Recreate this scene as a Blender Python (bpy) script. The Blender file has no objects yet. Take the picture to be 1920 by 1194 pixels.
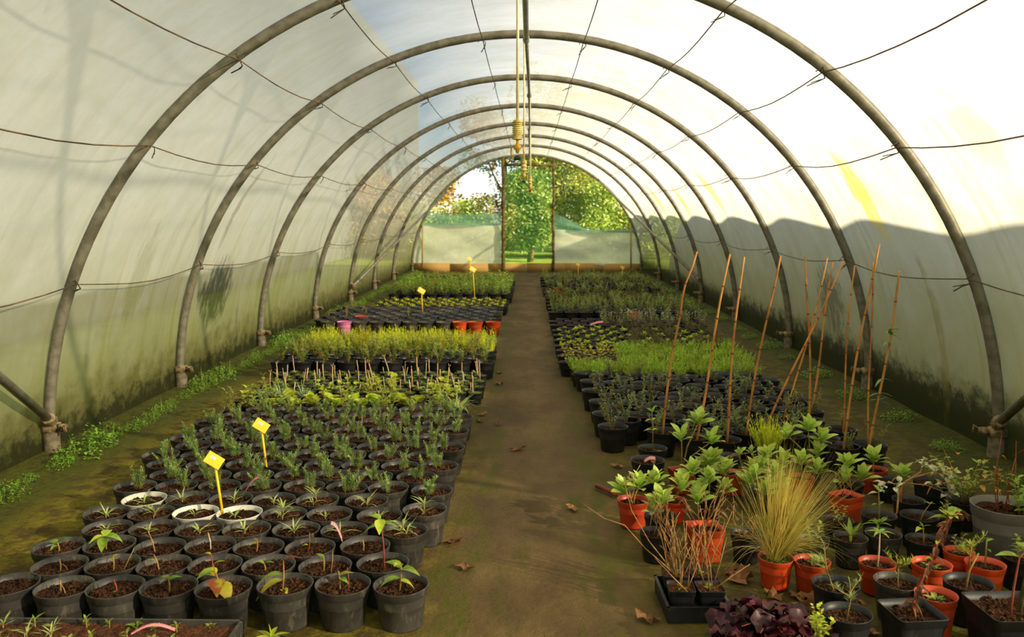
import bpy, math, random
from math import sin, cos, pi, radians as rad, sqrt
from mathutils import Vector, Matrix, Euler

RND = random.Random(7)
S = bpy.context.scene
COL = S.collection

# ------------------------------------------------------------------ camera, sky, sun, exposure
cam_d = bpy.data.cameras.new('camera')
cam_d.sensor_width = 36.0
cam_d.lens = 30.0
cam_d.clip_end = 400
cam_d.dof.use_dof = True
cam_d.dof.focus_distance = 4.3
cam_d.dof.aperture_fstop = 4.0
cam = bpy.data.objects.new('camera', cam_d)
COL.objects.link(cam)
cam.location = (0.058, 0.0, 1.535)
cam.rotation_euler = (pi / 2 - 0.1237, 0, 0.0195)
S.camera = cam

SUN_EL, SUN_AZ = rad(22.0), rad(120.0)        # azimuth clockwise from +Y: right and a little behind the camera
w = bpy.data.worlds.new('world')
S.world = w
w.use_nodes = True
wn = w.node_tree
wn.nodes.clear()
sky = wn.nodes.new('ShaderNodeTexSky')
sky.sky_type = 'NISHITA'
sky.sun_disc = False
sky.sun_elevation = SUN_EL
sky.sun_rotation = SUN_AZ
sky.dust_density = 0.15
sky.ozone_density = 4.0
bg = wn.nodes.new('ShaderNodeBackground')
bg.inputs['Strength'].default_value = 0.165
wo = wn.nodes.new('ShaderNodeOutputWorld')
hz = wn.nodes.new('ShaderNodeHueSaturation')          # hazy, less saturated morning sky
hz.inputs['Saturation'].default_value = 0.8
wn.links.new(sky.outputs[0], hz.inputs['Color'])
wn.links.new(hz.outputs[0], bg.inputs[0])
wn.links.new(bg.outputs[0], wo.inputs[0])
sun_d = bpy.data.lights.new('sun', 'SUN')
sun_d.energy = 13.5
sun_d.angle = rad(0.9)
sun_d.color = (1.0, 0.87, 0.66)
sun = bpy.data.objects.new('sun', sun_d)
COL.objects.link(sun)
sd = Vector((sin(SUN_AZ) * cos(SUN_EL), cos(SUN_AZ) * cos(SUN_EL), sin(SUN_EL)))
sun.rotation_euler = sd.to_track_quat('Z', 'Y').to_euler()
sun.location = sd * 30
S.view_settings.view_transform = 'Standard'
S.view_settings.look = 'None'
S.view_settings.gamma = 1.0
S.view_settings.use_curve_mapping = False
S.view_settings.exposure = 0.56
try:
    S.cycles.transparent_max_bounces = 10
    S.cycles.max_bounces = 6
    S.cycles.diffuse_bounces = 3
except Exception:
    pass

# ------------------------------------------------------------------ material helpers
def lin(r, g, b):
    f = lambda c: (c / 255 / 12.92) if c / 255 <= 0.04045 else ((c / 255 + 0.055) / 1.055) ** 2.4
    return (f(r), f(g), f(b), 1.0)

class NT:
    def __init__(s, name):
        s.m = bpy.data.materials.new(name)
        s.m.use_nodes = True
        s.t = s.m.node_tree
        s.t.nodes.clear()
        s.out = s.n('ShaderNodeOutputMaterial')
    def n(s, ty, **kw):
        nd = s.t.nodes.new(ty)
        for k, v in kw.items():
            setattr(nd, k, v)
        return nd
    def set(s, sock, v):
        if hasattr(v, 'is_linked') or isinstance(v, bpy.types.NodeSocket):
            s.t.links.new(v, sock)
        else:
            sock.default_value = v
    def noise(s, vec=None, scale=5.0, detail=3.0, rough=0.55):
        nd = s.n('ShaderNodeTexNoise')
        nd.inputs['Scale'].default_value = scale
        nd.inputs['Detail'].default_value = detail
        nd.inputs['Roughness'].default_value = rough
        if vec is not None:
            s.t.links.new(vec, nd.inputs['Vector'])
        return nd.outputs['Fac']
    def mapr(s, vec, scale=(1, 1, 1), loc=(0, 0, 0)):
        nd = s.n('ShaderNodeMapping')
        nd.inputs['Scale'].default_value = scale
        nd.inputs['Location'].default_value = loc
        s.t.links.new(vec, nd.inputs['Vector'])
        return nd.outputs[0]
    def math(s, op, a, b=0.0, c=None, clamp=False):
        nd = s.n('ShaderNodeMath', operation=op, use_clamp=clamp)
        s.set(nd.inputs[0], a)
        s.set(nd.inputs[1], b)
        if c is not None:
            s.set(nd.inputs[2], c)
        return nd.outputs[0]
    def step(s, v, lo, hi, o0=0.0, o1=1.0):
        nd = s.n('ShaderNodeMapRange', interpolation_type='SMOOTHSTEP')
        s.set(nd.inputs['Value'], v)
        nd.inputs['From Min'].default_value = lo
        nd.inputs['From Max'].default_value = hi
        nd.inputs['To Min'].default_value = o0
        nd.inputs['To Max'].default_value = o1
        return nd.outputs[0]
    def mix(s, f, a, b):
        nd = s.n('ShaderNodeMix', data_type='RGBA')
        s.set(nd.inputs[0], f)
        s.set(nd.inputs[6], a)
        s.set(nd.inputs[7], b)
        return nd.outputs[2]
    def mixsh(s, f, a, b):
        nd = s.n('ShaderNodeMixShader')
        s.set(nd.inputs[0], f)
        s.t.links.new(a, nd.inputs[1])
        s.t.links.new(b, nd.inputs[2])
        return nd.outputs[0]
    def bsdf(s, color, rough=0.6, spec=0.4, metal=0.0, bump=None, bstr=0.3, bdist=0.01):
        nd = s.n('ShaderNodeBsdfPrincipled')
        s.set(nd.inputs['Base Color'], color)
        s.set(nd.inputs['Roughness'], rough)
        nd.inputs['Specular IOR Level'].default_value = spec
        nd.inputs['Metallic'].default_value = metal
        if bump is not None:
            b = s.n('ShaderNodeBump')
            b.inputs['Strength'].default_value = bstr
            b.inputs['Distance'].default_value = bdist
            s.t.links.new(bump, b.inputs['Height'])
            s.t.links.new(b.outputs[0], nd.inputs['Normal'])
        return nd.outputs[0]
    def done(s, sh):
        s.t.links.new(sh, s.out.inputs['Surface'])
        return s.m

def xyz(b, vec):
    nd = b.n('ShaderNodeSeparateXYZ')
    b.t.links.new(vec, nd.inputs[0])
    return nd.outputs

def objco(b):
    return b.n('ShaderNodeTexCoord').outputs['Object']

def plain(name, c1, c2=None, scale=20.0, rough=0.6, spec=0.4, bstr=0.0, lo=0.35, hi=0.65, rnd=0.0, metal=0.0):
    b = NT(name)
    o = objco(b)
    nz = b.noise(o, scale, 4)
    col = b.mix(b.step(nz, lo, hi), c1, c2 or c1)
    if rnd:
        r = b.n('ShaderNodeObjectInfo').outputs['Random']
        hs = b.n('ShaderNodeHueSaturation')
        b.t.links.new(col, hs.inputs['Color'])
        b.t.links.new(b.step(r, 0, 1, 1 - rnd, 1 + rnd), hs.inputs['Value'])
        col = hs.outputs[0]
    return b.done(b.bsdf(col, rough, spec, metal, nz if bstr else None, bstr))

def leafmat(name, c1, c2, trans=0.35, rough=0.5, scale=25.0, rnd=0.18):
    b = NT(name)
    o = objco(b)
    nz = b.noise(o, scale, 2)
    col = b.mix(b.step(nz, 0.38, 0.62), c1, c2)
    r = b.n('ShaderNodeObjectInfo').outputs['Random']
    hs = b.n('ShaderNodeHueSaturation')
    b.t.links.new(col, hs.inputs['Color'])
    b.t.links.new(b.step(r, 0, 1, 1 - rnd, 1 + rnd), hs.inputs['Value'])
    b.t.links.new(b.step(r, 0, 1, 0.49, 0.51), hs.inputs['Hue'])
    col = hs.outputs[0]
    p = b.bsdf(col, rough, 0.35)
    tr = b.n('ShaderNodeBsdfTranslucent')
    b.t.links.new(col, tr.inputs[0])
    return b.done(b.mixsh(trans, p, tr.outputs[0]))

M = {}
# --- film: milky plastic with algae and rust streaks along the arc (UV: u = metres along the arc, v = metres along the tunnel)
def film_material(name, clear=0.215, stains=True, tint=(0.775, 0.77, 0.715, 1), thru=0.46):
    b = NT(name)
    uv = b.n('ShaderNodeUVMap').outputs[0] if stains else objco(b)
    ob = objco(b)
    z = xyz(b, ob)[2]
    x = xyz(b, ob)[0]
    cloud = b.noise(b.mapr(uv, (1.0, 1.6, 1)), 2.2, 5, 0.6)
    col = b.mix(b.step(cloud, 0.3, 0.75), tint, (tint[0] * 0.86, tint[1] * 0.85, tint[2] * 0.74, 1))
    dirt = 0.0
    vein = b.noise(b.mapr(uv, (1, 1.3, 1), (3, 1, 0)), 9, 4, 0.72)
    col = b.mix(b.math('MULTIPLY', b.step(vein, 0.47, 0.60), 0.35), col, (0.66, 0.64, 0.52, 1))
    if stains:
        st = b.noise(b.mapr(uv, (0.35, 6.5, 1)), 1.0, 5, 0.6)
        hz = b.step(z, 2.4, 0.4)
        sf = b.math('MULTIPLY', b.step(st, 0.5, 0.74), b.math('MULTIPLY_ADD', hz, 0.6, 0.16))
        col = b.mix(sf, col, lin(168, 160, 70))
        fine = b.noise(b.mapr(uv, (1.4, 38, 1)), 1.0, 3, 0.6)
        col = b.mix(b.math('MULTIPLY', b.step(fine, 0.6, 0.75), b.math('MULTIPLY_ADD', hz, 0.2, 0.04)), col, lin(120, 110, 66))
        # general greenish bloom growing toward the soil
        n2 = b.noise(b.mapr(uv, (1.2, 1.4, 1)), 2.0, 4)
        zz = b.math('MULTIPLY_ADD', n2, -0.9, z)
        col = b.mix(b.math('MULTIPLY', b.step(zz, 1.75, -0.25), 0.82), col, lin(132, 128, 60))
        n3 = b.noise(b.mapr(uv, (2.4, 2.0, 1)), 2.6, 6, 0.65)
        z3 = b.math('MULTIPLY_ADD', n3, -0.62, z)
        d3 = b.step(z3, 0.22, -0.14)
        col = b.mix(b.math('MULTIPLY', d3, 0.8), col, lin(84, 80, 34))
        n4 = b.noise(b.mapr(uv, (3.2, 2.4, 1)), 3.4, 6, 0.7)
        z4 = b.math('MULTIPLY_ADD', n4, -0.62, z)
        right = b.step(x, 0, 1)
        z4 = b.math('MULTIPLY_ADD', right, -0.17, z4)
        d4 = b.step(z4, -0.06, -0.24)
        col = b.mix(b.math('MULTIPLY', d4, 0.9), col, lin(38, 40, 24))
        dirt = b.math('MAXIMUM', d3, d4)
        # blotches with a shape of their own: (u centre, v centre, u radius, v radius, colour, strength)
        nn = b.noise(b.mapr(uv, (1.0, 3.2, 1), (4.1, 2.7, 0)), 5.0, 5, 0.7)
        sp = xyz(b, uv)
        for (u0, v0, ru, rv, c, k, sc) in ((7.66, 6.35, 0.5, 0.22, (222, 196, 66), 0.9, 7), (0.80, 8.0, 0.42, 0.46, (66, 68, 44), 0.95, 9),
                                           (8.72, 8.1, 0.42, 0.40, (60, 62, 42), 0.95, 8), (7.5, 11.1, 0.45, 0.3, (210, 178, 60), 0.7, 8),
                                           (7.6, 13.6, 0.4, 0.3, (206, 170, 50), 0.8, 8), (7.5, 16.0, 0.5, 0.4, (206, 170, 40), 0.8, 8),
                                           (8.75, 5.95, 0.75, 0.07, (128, 116, 40), 0.75, 12), (7.3, 4.4, 0.35, 0.25, (226, 208, 130), 0.45, 8),
                                           (1.65, 7.75, 0.7, 0.06, (120, 104, 60), 0.7, 14), (1.1, 6.2, 0.5, 0.2, (140, 140, 66), 0.55, 8)):
            du = b.math('DIVIDE', b.math('SUBTRACT', sp[0], u0), ru)
            dv = b.math('DIVIDE', b.math('SUBTRACT', sp[1], v0), rv)
            r2 = b.math('ADD', b.math('MULTIPLY', du, du), b.math('MULTIPLY', dv, dv))
            f = b.math('MULTIPLY_ADD', nn, -2.6, r2)
            col = b.mix(b.math('MULTIPLY', b.step(f, -0.45, -1.25), k), col, lin(*c))
        rust = b.noise(uv, 30, 2)
        spk = b.step(rust, 0.80, 0.84)
        col = b.mix(b.math('MULTIPLY', spk, 0.5), col, lin(90, 84, 60))
    bump = b.noise(b.mapr(uv, (1, 3, 1)), 5, 4)
    di = b.bsdf(col, 0.45, 0.25, 0.0, bump, 0.12, 0.02)
    tr = b.n('ShaderNodeBsdfTranslucent')
    b.t.links.new(col, tr.inputs[0])
    tp = b.n('ShaderNodeBsdfTransparent')
    tp.inputs[0].default_value = (1.0, 0.985, 0.94, 1)
    sh = b.mixsh(thru, di, tr.outputs[0])
    cf = b.math('MULTIPLY_ADD', dirt, -clear * 0.9, clear) if stains else clear
    return b.done(b.mixsh(cf, sh, tp.outputs[0]))

M['film'] = film_material('milky_film')
M['end_film'] = film_material('end_film', 0.08, False, lin(236, 240, 214), 0.3)
M['far_film'] = film_material('far_film', 0.02, False, (0.6, 0.6, 0.55, 1))
M['steel'] = plain('galvanised_steel', lin(128, 122, 104), lin(100, 95, 78), 14, 0.5, 0.5, 0.1, metal=0.25)
M['steel_old'] = plain('weathered_steel', lin(120, 108, 84), lin(84, 76, 54), 22, 0.7, 0.3, 0.2)
M['clamp'] = plain('dirty_clamp', lin(150, 128, 92), lin(88, 74, 48), 30, 0.8, 0.2, 0.3)
M['wire'] = plain('rusty_wire', lin(120, 92, 58), lin(70, 62, 50), 6, 0.7, 0.3)
M['pvc'] = plain('grey_pipe', lin(150, 146, 130), lin(120, 116, 100), 9, 0.5, 0.4)
M['hose'] = plain('cream_tube', lin(214, 204, 158), lin(196, 184, 130), 12, 0.45, 0.4)
M['brass'] = plain('yellow_nozzle', lin(206, 158, 40), lin(170, 120, 24), 30, 0.4, 0.5)
M['weight'] = plain('ribbed_weight', lin(206, 192, 120), lin(160, 142, 70), 30, 0.6, 0.3)
M['dkgreen'] = plain('green_cap', lin(20, 66, 44), lin(16, 50, 36), 20, 0.5, 0.4)
# ground sheet: worn brown path between mossy margins
def ground_material():
    b = NT('mossy_ground_sheet')
    o = objco(b)
    x, y, z = xyz(b, o)
    n1 = b.noise(b.mapr(o, (1, 0.6, 1)), 2.2, 5, 0.6)
    n2 = b.noise(b.mapr(o, (3.2, 0.7, 1)), 3.0, 5, 0.65)
    n3 = b.noise(o, 26, 4, 0.7)
    n5 = b.noise(b.mapr(o, (1, 1.0, 1), (9, 4, 0)), 7, 5, 0.65)
    col = b.mix(b.step(n1, 0.3, 0.7), lin(74, 58, 32), lin(106, 86, 50))
    col = b.mix(b.step(n2, 0.5, 0.7), col, lin(76, 68, 26))
    col = b.mix(b.math('MULTIPLY', b.step(n3, 0.55, 0.75), 0.5), col, lin(64, 50, 28))
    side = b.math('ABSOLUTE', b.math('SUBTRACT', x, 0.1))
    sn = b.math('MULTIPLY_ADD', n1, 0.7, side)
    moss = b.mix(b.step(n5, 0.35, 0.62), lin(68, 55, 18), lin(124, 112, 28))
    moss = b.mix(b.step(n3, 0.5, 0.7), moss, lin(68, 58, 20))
    moss = b.mix(b.math('MULTIPLY', b.step(x, 0.3, 0.9), 0.75), moss, b.mix(b.step(n5, 0.4, 0.6), lin(52, 43, 22), lin(70, 68, 24)))  # right margin moss darkened: the shade on that side is put into the colour
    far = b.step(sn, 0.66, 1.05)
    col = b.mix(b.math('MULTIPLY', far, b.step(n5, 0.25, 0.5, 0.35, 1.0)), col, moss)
    edge = b.mix(b.step(n3, 0.4, 0.65), lin(48, 56, 18), lin(74, 82, 24))
    sn2 = b.math('MULTIPLY_ADD', n5, 0.6, side)
    col = b.mix(b.math('MULTIPLY', b.step(sn2, 2.75, 3.1), 0.8), col, edge)
    strip = b.math('MULTIPLY', b.step(sn, 0.5, 0.66), b.step(sn, 0.9, 0.7))
    col = b.mix(b.math('MULTIPLY', strip, b.step(n2, 0.4, 0.6)), col, lin(78, 74, 22))
    spk = b.noise(o, 70, 2)
    col = b.mix(b.step(spk, 0.72, 0.76), col, lin(30, 24, 16))
    return b.done(b.bsdf(col, 0.85, 0.2, 0, b.math('ADD', n3, n5), 0.5, 0.015))
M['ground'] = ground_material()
M['lawn'] = plain('lawn_grass', lin(108, 140, 36), lin(150, 170, 62), 3, 0.9, 0.1, 0.3)
def pot_material(name, c1, c2, dust, rough=0.5):
    b = NT(name)
    o = objco(b)
    r = b.n('ShaderNodeObjectInfo').outputs['Random']
    cb = b.n('ShaderNodeCombineXYZ')
    for i in range(3):
        b.t.links.new(b.math('MULTIPLY', r, 30.0 + 11 * i), cb.inputs[i])
    ad = b.n('ShaderNodeVectorMath', operation='ADD')
    b.t.links.new(o, ad.inputs[0])
    b.t.links.new(cb.outputs[0], ad.inputs[1])
    v = ad.outputs[0]
    n1 = b.noise(v, 9, 5, 0.65)
    n2 = b.noise(b.mapr(v, (1, 1, 0.4)), 40, 4, 0.7)
    col = b.mix(b.step(n1, 0.35, 0.65), c1, c2)
    col = b.mix(b.math('MULTIPLY', b.step(n2, 0.5, 0.75), 0.55), col, dust)
    hs = b.n('ShaderNodeHueSaturation')
    b.t.links.new(col, hs.inputs['Color'])
    b.t.links.new(b.step(r, 0, 1, 0.75, 1.25), hs.inputs['Value'])
    return b.done(b.bsdf(hs.outputs[0], rough, 0.45, 0, n2, 0.06))
M['pot'] = pot_material('black_pot', lin(46, 44, 41), lin(62, 59, 53), lin(116, 106, 88))
M['pot_blk'] = pot_material('deep_black_pot', lin(19, 21, 23), lin(28, 30, 31), lin(58, 54, 46), 0.45)
M['pot_org'] = pot_material('terracotta_plastic', lin(178, 56, 20), lin(188, 66, 27), lin(164, 80, 46), 0.42)
M['pot_red'] = pot_material('red_brown_plastic', lin(172, 50, 24), lin(184, 60, 30), lin(160, 80, 56), 0.42)
M['pot_wht'] = pot_material('white_plastic', lin(214, 210, 194), lin(200, 196, 176), lin(170, 160, 130), 0.45)
M['pot_pnk'] = pot_material('pink_plastic', lin(222, 118, 176), lin(230, 136, 186), lin(220, 150, 180), 0.42)
M['pot_gry'] = pot_material('grey_plastic', lin(112, 108, 100), lin(124, 120, 110), lin(140, 132, 116), 0.5)
M['soil'] = plain('dark_compost', lin(30, 18, 12), lin(82, 54, 34), 120, 0.95, 0.1, 0.8, rnd=0.25)
M['soil_red'] = plain('red_brown_compost', lin(66, 38, 25), lin(98, 62, 40), 90, 0.95, 0.1, 0.8, rnd=0.2)
M['moss'] = plain('moss_top', lin(92, 104, 34), lin(74, 62, 34), 50, 0.95, 0.1, 0.6, rnd=0.2)
M['stem'] = plain('young_stem', lin(160, 132, 66), lin(132, 110, 48), 40, 0.7, 0.2)
M['twig'] = plain('dry_twig', lin(176, 134, 82), lin(134, 94, 54), 30, 0.8, 0.2)
M['redstem'] = plain('red_stem', lin(150, 70, 48), lin(112, 50, 36), 20, 0.6, 0.3)
M['stick'] = plain('pale_cutting', lin(206, 178, 138), lin(184, 146, 104), 30, 0.8, 0.2, rnd=0.12)
M['cane'] = plain('bamboo', lin(196, 138, 66), lin(160, 100, 44), 7, 0.5, 0.35, rnd=0.15)
M['node'] = plain('bamboo_joint', lin(120, 74, 32), lin(96, 58, 26), 30, 0.6, 0.3)
M['bark'] = plain('mossy_bark', lin(120, 104, 60), lin(70, 60, 36), 14, 0.9, 0.1, 0.6)
M['plank'] = plain('timber_board', lin(184, 146, 84), lin(174, 138, 78), 3, 0.85, 0.2, 0.3)
M['rosemary'] = leafmat('rosemary_leaf', lin(112, 142, 70), lin(168, 186, 104), 0.3)
M['lav'] = leafmat('lavender_leaf', lin(164, 178, 96), lin(190, 200, 120), 0.3)
M['green'] = leafmat('green_leaf', lin(112, 152, 44), lin(158, 184, 66), 0.4)
M['yellow'] = leafmat('yellow_leaf', lin(176, 180, 40), lin(206, 192, 60), 0.4)
M['redyel'] = leafmat('blushed_leaf', lin(184, 178, 56), lin(176, 92, 52), 0.35)
M['lime'] = leafmat('lime_leaf', lin(174, 194, 46), lin(206, 214, 74), 0.4)
M['feather'] = leafmat('feathery_leaf', lin(176, 184, 34), lin(210, 206, 58), 0.4)
M['bushg'] = leafmat('bush_leaf', lin(116, 144, 50), lin(164, 178, 76), 0.35)
M['darkg'] = leafmat('dark_leaf', lin(78, 110, 52), lin(122, 148, 74), 0.3)
M['conifer'] = leafmat('conifer_leaf', lin(140, 174, 44), lin(178, 196, 66), 0.35)
M['sage'] = leafmat('sage_leaf', lin(138, 158, 104), lin(170, 182, 132), 0.3)
M['heather'] = leafmat('heather_leaf', lin(112, 92, 56), lin(100, 112, 52), 0.3)
M['rhodo'] = leafmat('glossy_leaf', lin(136, 176, 60), lin(190, 208, 92), 0.4, 0.35, 18, 0.22)
M['straw'] = leafmat('straw_blade', lin(214, 190, 100), lin(180, 172, 76), 0.4, 0.5, 6, 0.1)
M['purple'] = leafmat('wine_leaf', lin(46, 12, 20), lin(78, 30, 38), 0.25, 0.4, 20, 0.3)
M['cream'] = leafmat('variegated_leaf', lin(120, 142, 88), lin(214, 210, 164), 0.3, 0.5, 60, 0.15)
M['dryleaf'] = leafmat('dry_leaf', lin(150, 108, 66), lin(120, 78, 44), 0.2, 0.8, 30, 0.25)
M['deadfern'] = leafmat('dead_leaf', lin(136, 88, 56), lin(96, 60, 38), 0.2, 0.8, 30, 0.2)
M['weed'] = leafmat('weed_leaf', lin(110, 156, 44), lin(152, 186, 66), 0.4)
M['tag'] = plain('yellow_tag', lin(250, 200, 30), lin(246, 190, 24), 10, 0.45, 0.4)
M['pink'] = plain('pink_tag', lin(232, 150, 150), lin(222, 134, 136), 10, 0.5, 0.4)
M['paper'] = plain('white_sticker', lin(236, 232, 224), lin(226, 220, 210), 30, 0.6, 0.3)
M['print'] = plain('grey_print', lin(150, 140, 130), lin(130, 120, 116), 60, 0.6, 0.3)
def net_material(name, color, clear):
    b = NT(name)
    d = b.bsdf(color, 0.8, 0.1)
    tr = b.n('ShaderNodeBsdfTranslucent')
    tr.inputs[0].default_value = color
    tp = b.n('ShaderNodeBsdfTransparent')
    return b.done(b.mixsh(clear, b.mixsh(0.4, d, tr.outputs[0]), tp.outputs[0]))
M['net'] = net_material('green_netting', lin(84, 150, 84), 0.72)
M['net_fold'] = net_material('folded_netting', lin(132, 184, 150), 0.3)
M['tree_a'] = leafmat('tree_leaf_green', lin(140, 156, 56), lin(188, 196, 96), 0.35, 0.6, 2.0, 0.12)
M['tree_b'] = leafmat('tree_leaf_amber', lin(160, 150, 54), lin(204, 160, 64), 0.35, 0.6, 1.2, 0.12)
M['tree_c'] = leafmat('tree_leaf_dark', lin(104, 130, 54), lin(148, 162, 74), 0.3, 0.6, 1.5, 0.12)
M['tree_d'] = leafmat('tree_leaf_russet', lin(176, 132, 60), lin(144, 150, 60), 0.3, 0.6, 1.0, 0.1)
M['backdrop'] = plain('backdrop_grey', lin(114, 119, 117), lin(118, 123, 121), 0.3, 0.9, 0.1)  # plain surface of the block added outside the sunlit wall
M['flower'] = plain('pale_flower', lin(230, 230, 196), lin(220, 220, 180), 10, 0.7, 0.2)

# ------------------------------------------------------------------ mesh helpers
class MB:
    def __init__(s):
        s.v, s.f, s.mi, s.uv = [], [], [], None
    def add(s, vs, fs, m=0):
        o = len(s.v)
        s.v += [tuple(p) for p in vs]
        s.f += [tuple(i + o for i in q) for q in fs]
        s.mi += [m] * len(fs)
    def box(s, c, h, m=0, mat=None):
        vs = [Vector((sx * h[0], sy * h[1], sz * h[2])) for sz in (-1, 1) for sy in (-1, 1) for sx in (-1, 1)]
        if mat:
            vs = [mat @ p for p in vs]
        vs = [p + Vector(c) for p in vs]
        s.add(vs, [(0, 2, 3, 1), (4, 5, 7, 6), (0, 1, 5, 4), (2, 6, 7, 3), (0, 4, 6, 2), (1, 3, 7, 5)], m)
    def lathe(s, prof, n=20, m=0, c=(0, 0, 0), cap0=False, cap1=False):
        vs, fs = [], []
        for r, z in prof:
            for i in range(n):
                a = 2 * pi * i / n
                vs.append((c[0] + r * cos(a), c[1] + r * sin(a), c[2] + z))
        for k in range(len(prof) - 1):
            for i in range(n):
                j = (i + 1) % n
                fs.append((k * n + i, k * n + j, (k + 1) * n + j, (k + 1) * n + i))
        if cap0:
            fs.append(tuple(reversed(range(n))))
        if cap1:
            q = (len(prof) - 1) * n
            fs.append(tuple(q + i for i in range(n)))
        s.add(vs, fs, m)
    def tube(s, pts, rad_, n=6, m=0, cap=True):
        pts = [Vector(p) for p in pts]
        if not isinstance(rad_, (list, tuple)):
            rad_ = [rad_] * len(pts)
        vs, fs = [], []
        up = None
        for k, p in enumerate(pts):
            d = (pts[min(k + 1, len(pts) - 1)] - pts[max(k - 1, 0)])
            if d.length < 1e-9:
                d = Vector((0, 0, 1))
            d.normalize()
            if up is None:
                up = Vector((1, 0, 0)) if abs(d.x) < 0.8 else Vector((0, 1, 0))
            a = d.cross(up).normalized()
            b = a.cross(d).normalized()
            up = b
            for i in range(n):
                t = 2 * pi * i / n
                vs.append(p + (a * cos(t) + b * sin(t)) * rad_[k])
        for k in range(len(pts) - 1):
            for i in range(n):
                j = (i + 1) % n
                fs.append((k * n + i, k * n + j, (k + 1) * n + j, (k + 1) * n + i))
        if cap:
            fs.append(tuple(reversed(range(n))))
            q = (len(pts) - 1) * n
            fs.append(tuple(q + i for i in range(n)))
        s.add(vs, fs, m)
    def leaf(s, base, d, L, W, droop=0.3, fold=0.25, segs=4, m=0, shape=0.8, roll=0.0, mid=True):
        base, d = Vector(base), Vector(d).normalized()
        side = d.cross(Vector((0, 0, 1)))
        if side.length < 1e-3:
            side = Vector((cos(roll * 7), sin(roll * 7), 0))
        side.normalize()
        n = side.cross(d).normalized()
        if roll:
            q = Matrix.Rotation(roll, 3, d)
            side, n = q @ side, q @ n
        vs, fs = [], []
        cols = 3 if mid else 2
        for k in range(segs + 1):
            t = k / segs
            p = base + d * (L * t) - Vector((0, 0, 1)) * (droop * L * t * t)
            wd = W * 0.5 * max(0.06, sin(pi * min(1, t ** shape * 0.96 + 0.04)))
            if mid:
                vs += [p - side * wd + n * (fold * wd), p, p + side * wd + n * (fold * wd)]
            else:
                vs += [p - side * wd, p + side * wd]
        for k in range(segs):
            for c in range(cols - 1):
                a = k * cols + c
                fs.append((a, a + 1, a + 1 + cols, a + cols))
        s.add(vs, fs, m)
    def mesh(s, name, mats, smooth=True):
        me = bpy.data.meshes.new(name)
        me.from_pydata(s.v, [], s.f)
        for m in (mats if isinstance(mats, (list, tuple)) else [mats]):
            me.materials.append(M[m])
        me.polygons.foreach_set('material_index', s.mi)
        if smooth:
            me.polygons.foreach_set('use_smooth', [True] * len(s.f))
        me.update()
        return me

def obj(name, me, parent=None, loc=(0, 0, 0), rot=(0, 0, 0), sc=1.0):
    o = bpy.data.objects.new(name, me)
    COL.objects.link(o)
    if parent is not None:
        o.parent = parent
    o.location = loc
    o.rotation_euler = rot
    o.scale = (sc, sc, sc) if not isinstance(sc, (tuple, list)) else sc
    return o

def tag(o, label, cat=None, group=None, kind=None):
    if label:
        o['label'] = label
    if cat:
        o['category'] = cat
    if group:
        o['group'] = group
    if kind:
        o['kind'] = kind
    return o

def thing(name, label, cat, loc=(0, 0, 0), rotz=0.0, group=None, rot=None, sc=1.0, me=None):
    o = obj(name, me, None, loc, rot or (0, 0, rotz), sc)
    return tag(o, label, cat, group)

ORD = ['first', 'second', 'third', 'fourth', 'fifth', 'sixth', 'seventh', 'eighth', 'ninth', 'tenth', 'eleventh', 'twelfth', 'thirteenth',
       'fourteenth', 'fifteenth', 'sixteenth', 'seventeenth', 'eighteenth', 'nineteenth', 'twentieth']

# ------------------------------------------------------------------ the tunnel
HOOPS = [-1.6, 0.9, 3.05, 5.255, 7.303, 9.566, 12.06, 14.48, 16.76, 19.16, 22.3]
Y0, Y1, R = -2.6, 22.35, 3.0

def film_mesh(cx, y0, y1, hoops, sag, name, mat, na=72, step=0.17, rf=R + 0.035):
    ys = [y0]
    while ys[-1] < y1 - 1e-4:
        ys.append(min(y1, ys[-1] + step))
    vs, fs, uv = [], [], []
    for y in ys:
        lo = max([h for h in hoops if h <= y], default=y0)
        hi = min([h for h in hoops if h >= y], default=y1)
        t = 0 if hi - lo < 1e-6 else (y - lo) / (hi - lo)
        dip = sag * sin(pi * t) ** 2 if hi > lo else 0
        for i in range(na + 1):
            a = pi - pi * i / na
            k = max(0.0, sin(a)) ** 0.5
            rr = rf - dip * (0.35 + 0.65 * k)
            rr += 0.006 * sin(y * 3.1 + i * 0.7) * k
            zz = rr * sin(a) - (0.04 if i in (0, na) else 0)
            vs.append((cx + rr * cos(a), y, zz))
            uv.append((pi * R * i / na, y))
    n = na + 1
    for j in range(len(ys) - 1):
        for i in range(na):
            fs.append((j * n + i, j * n + i + 1, (j + 1) * n + i + 1, (j + 1) * n + i))
    me = bpy.data.meshes.new(name)
    me.from_pydata(vs, [], fs)
    me.materials.append(M[mat])
    l = me.uv_layers.new(name='UVMap')
    for p in me.polygons:
        p.use_smooth = True
        for li in p.loop_indices:
            l.data[li].uv = uv[me.loops[li].vertex_index]
    return me

f = obj('ceiling', film_mesh(0, Y0, Y1, HOOPS, 0.05, 'tunnel_film', 'film'))
tag(f, 'milky plastic film of the arched tunnel, stained green near the ground', kind='structure')
NH = [y - 0.35 for y in HOOPS if y > 2]
f = obj('exterior_tunnel', film_mesh(6.6, 2.2, 21.5, NH, 0.12, 'next_tunnel_film', 'far_film', 40, 0.25))
tag(f, 'plastic tunnel standing beyond the shadowed wall', kind='structure')

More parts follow.
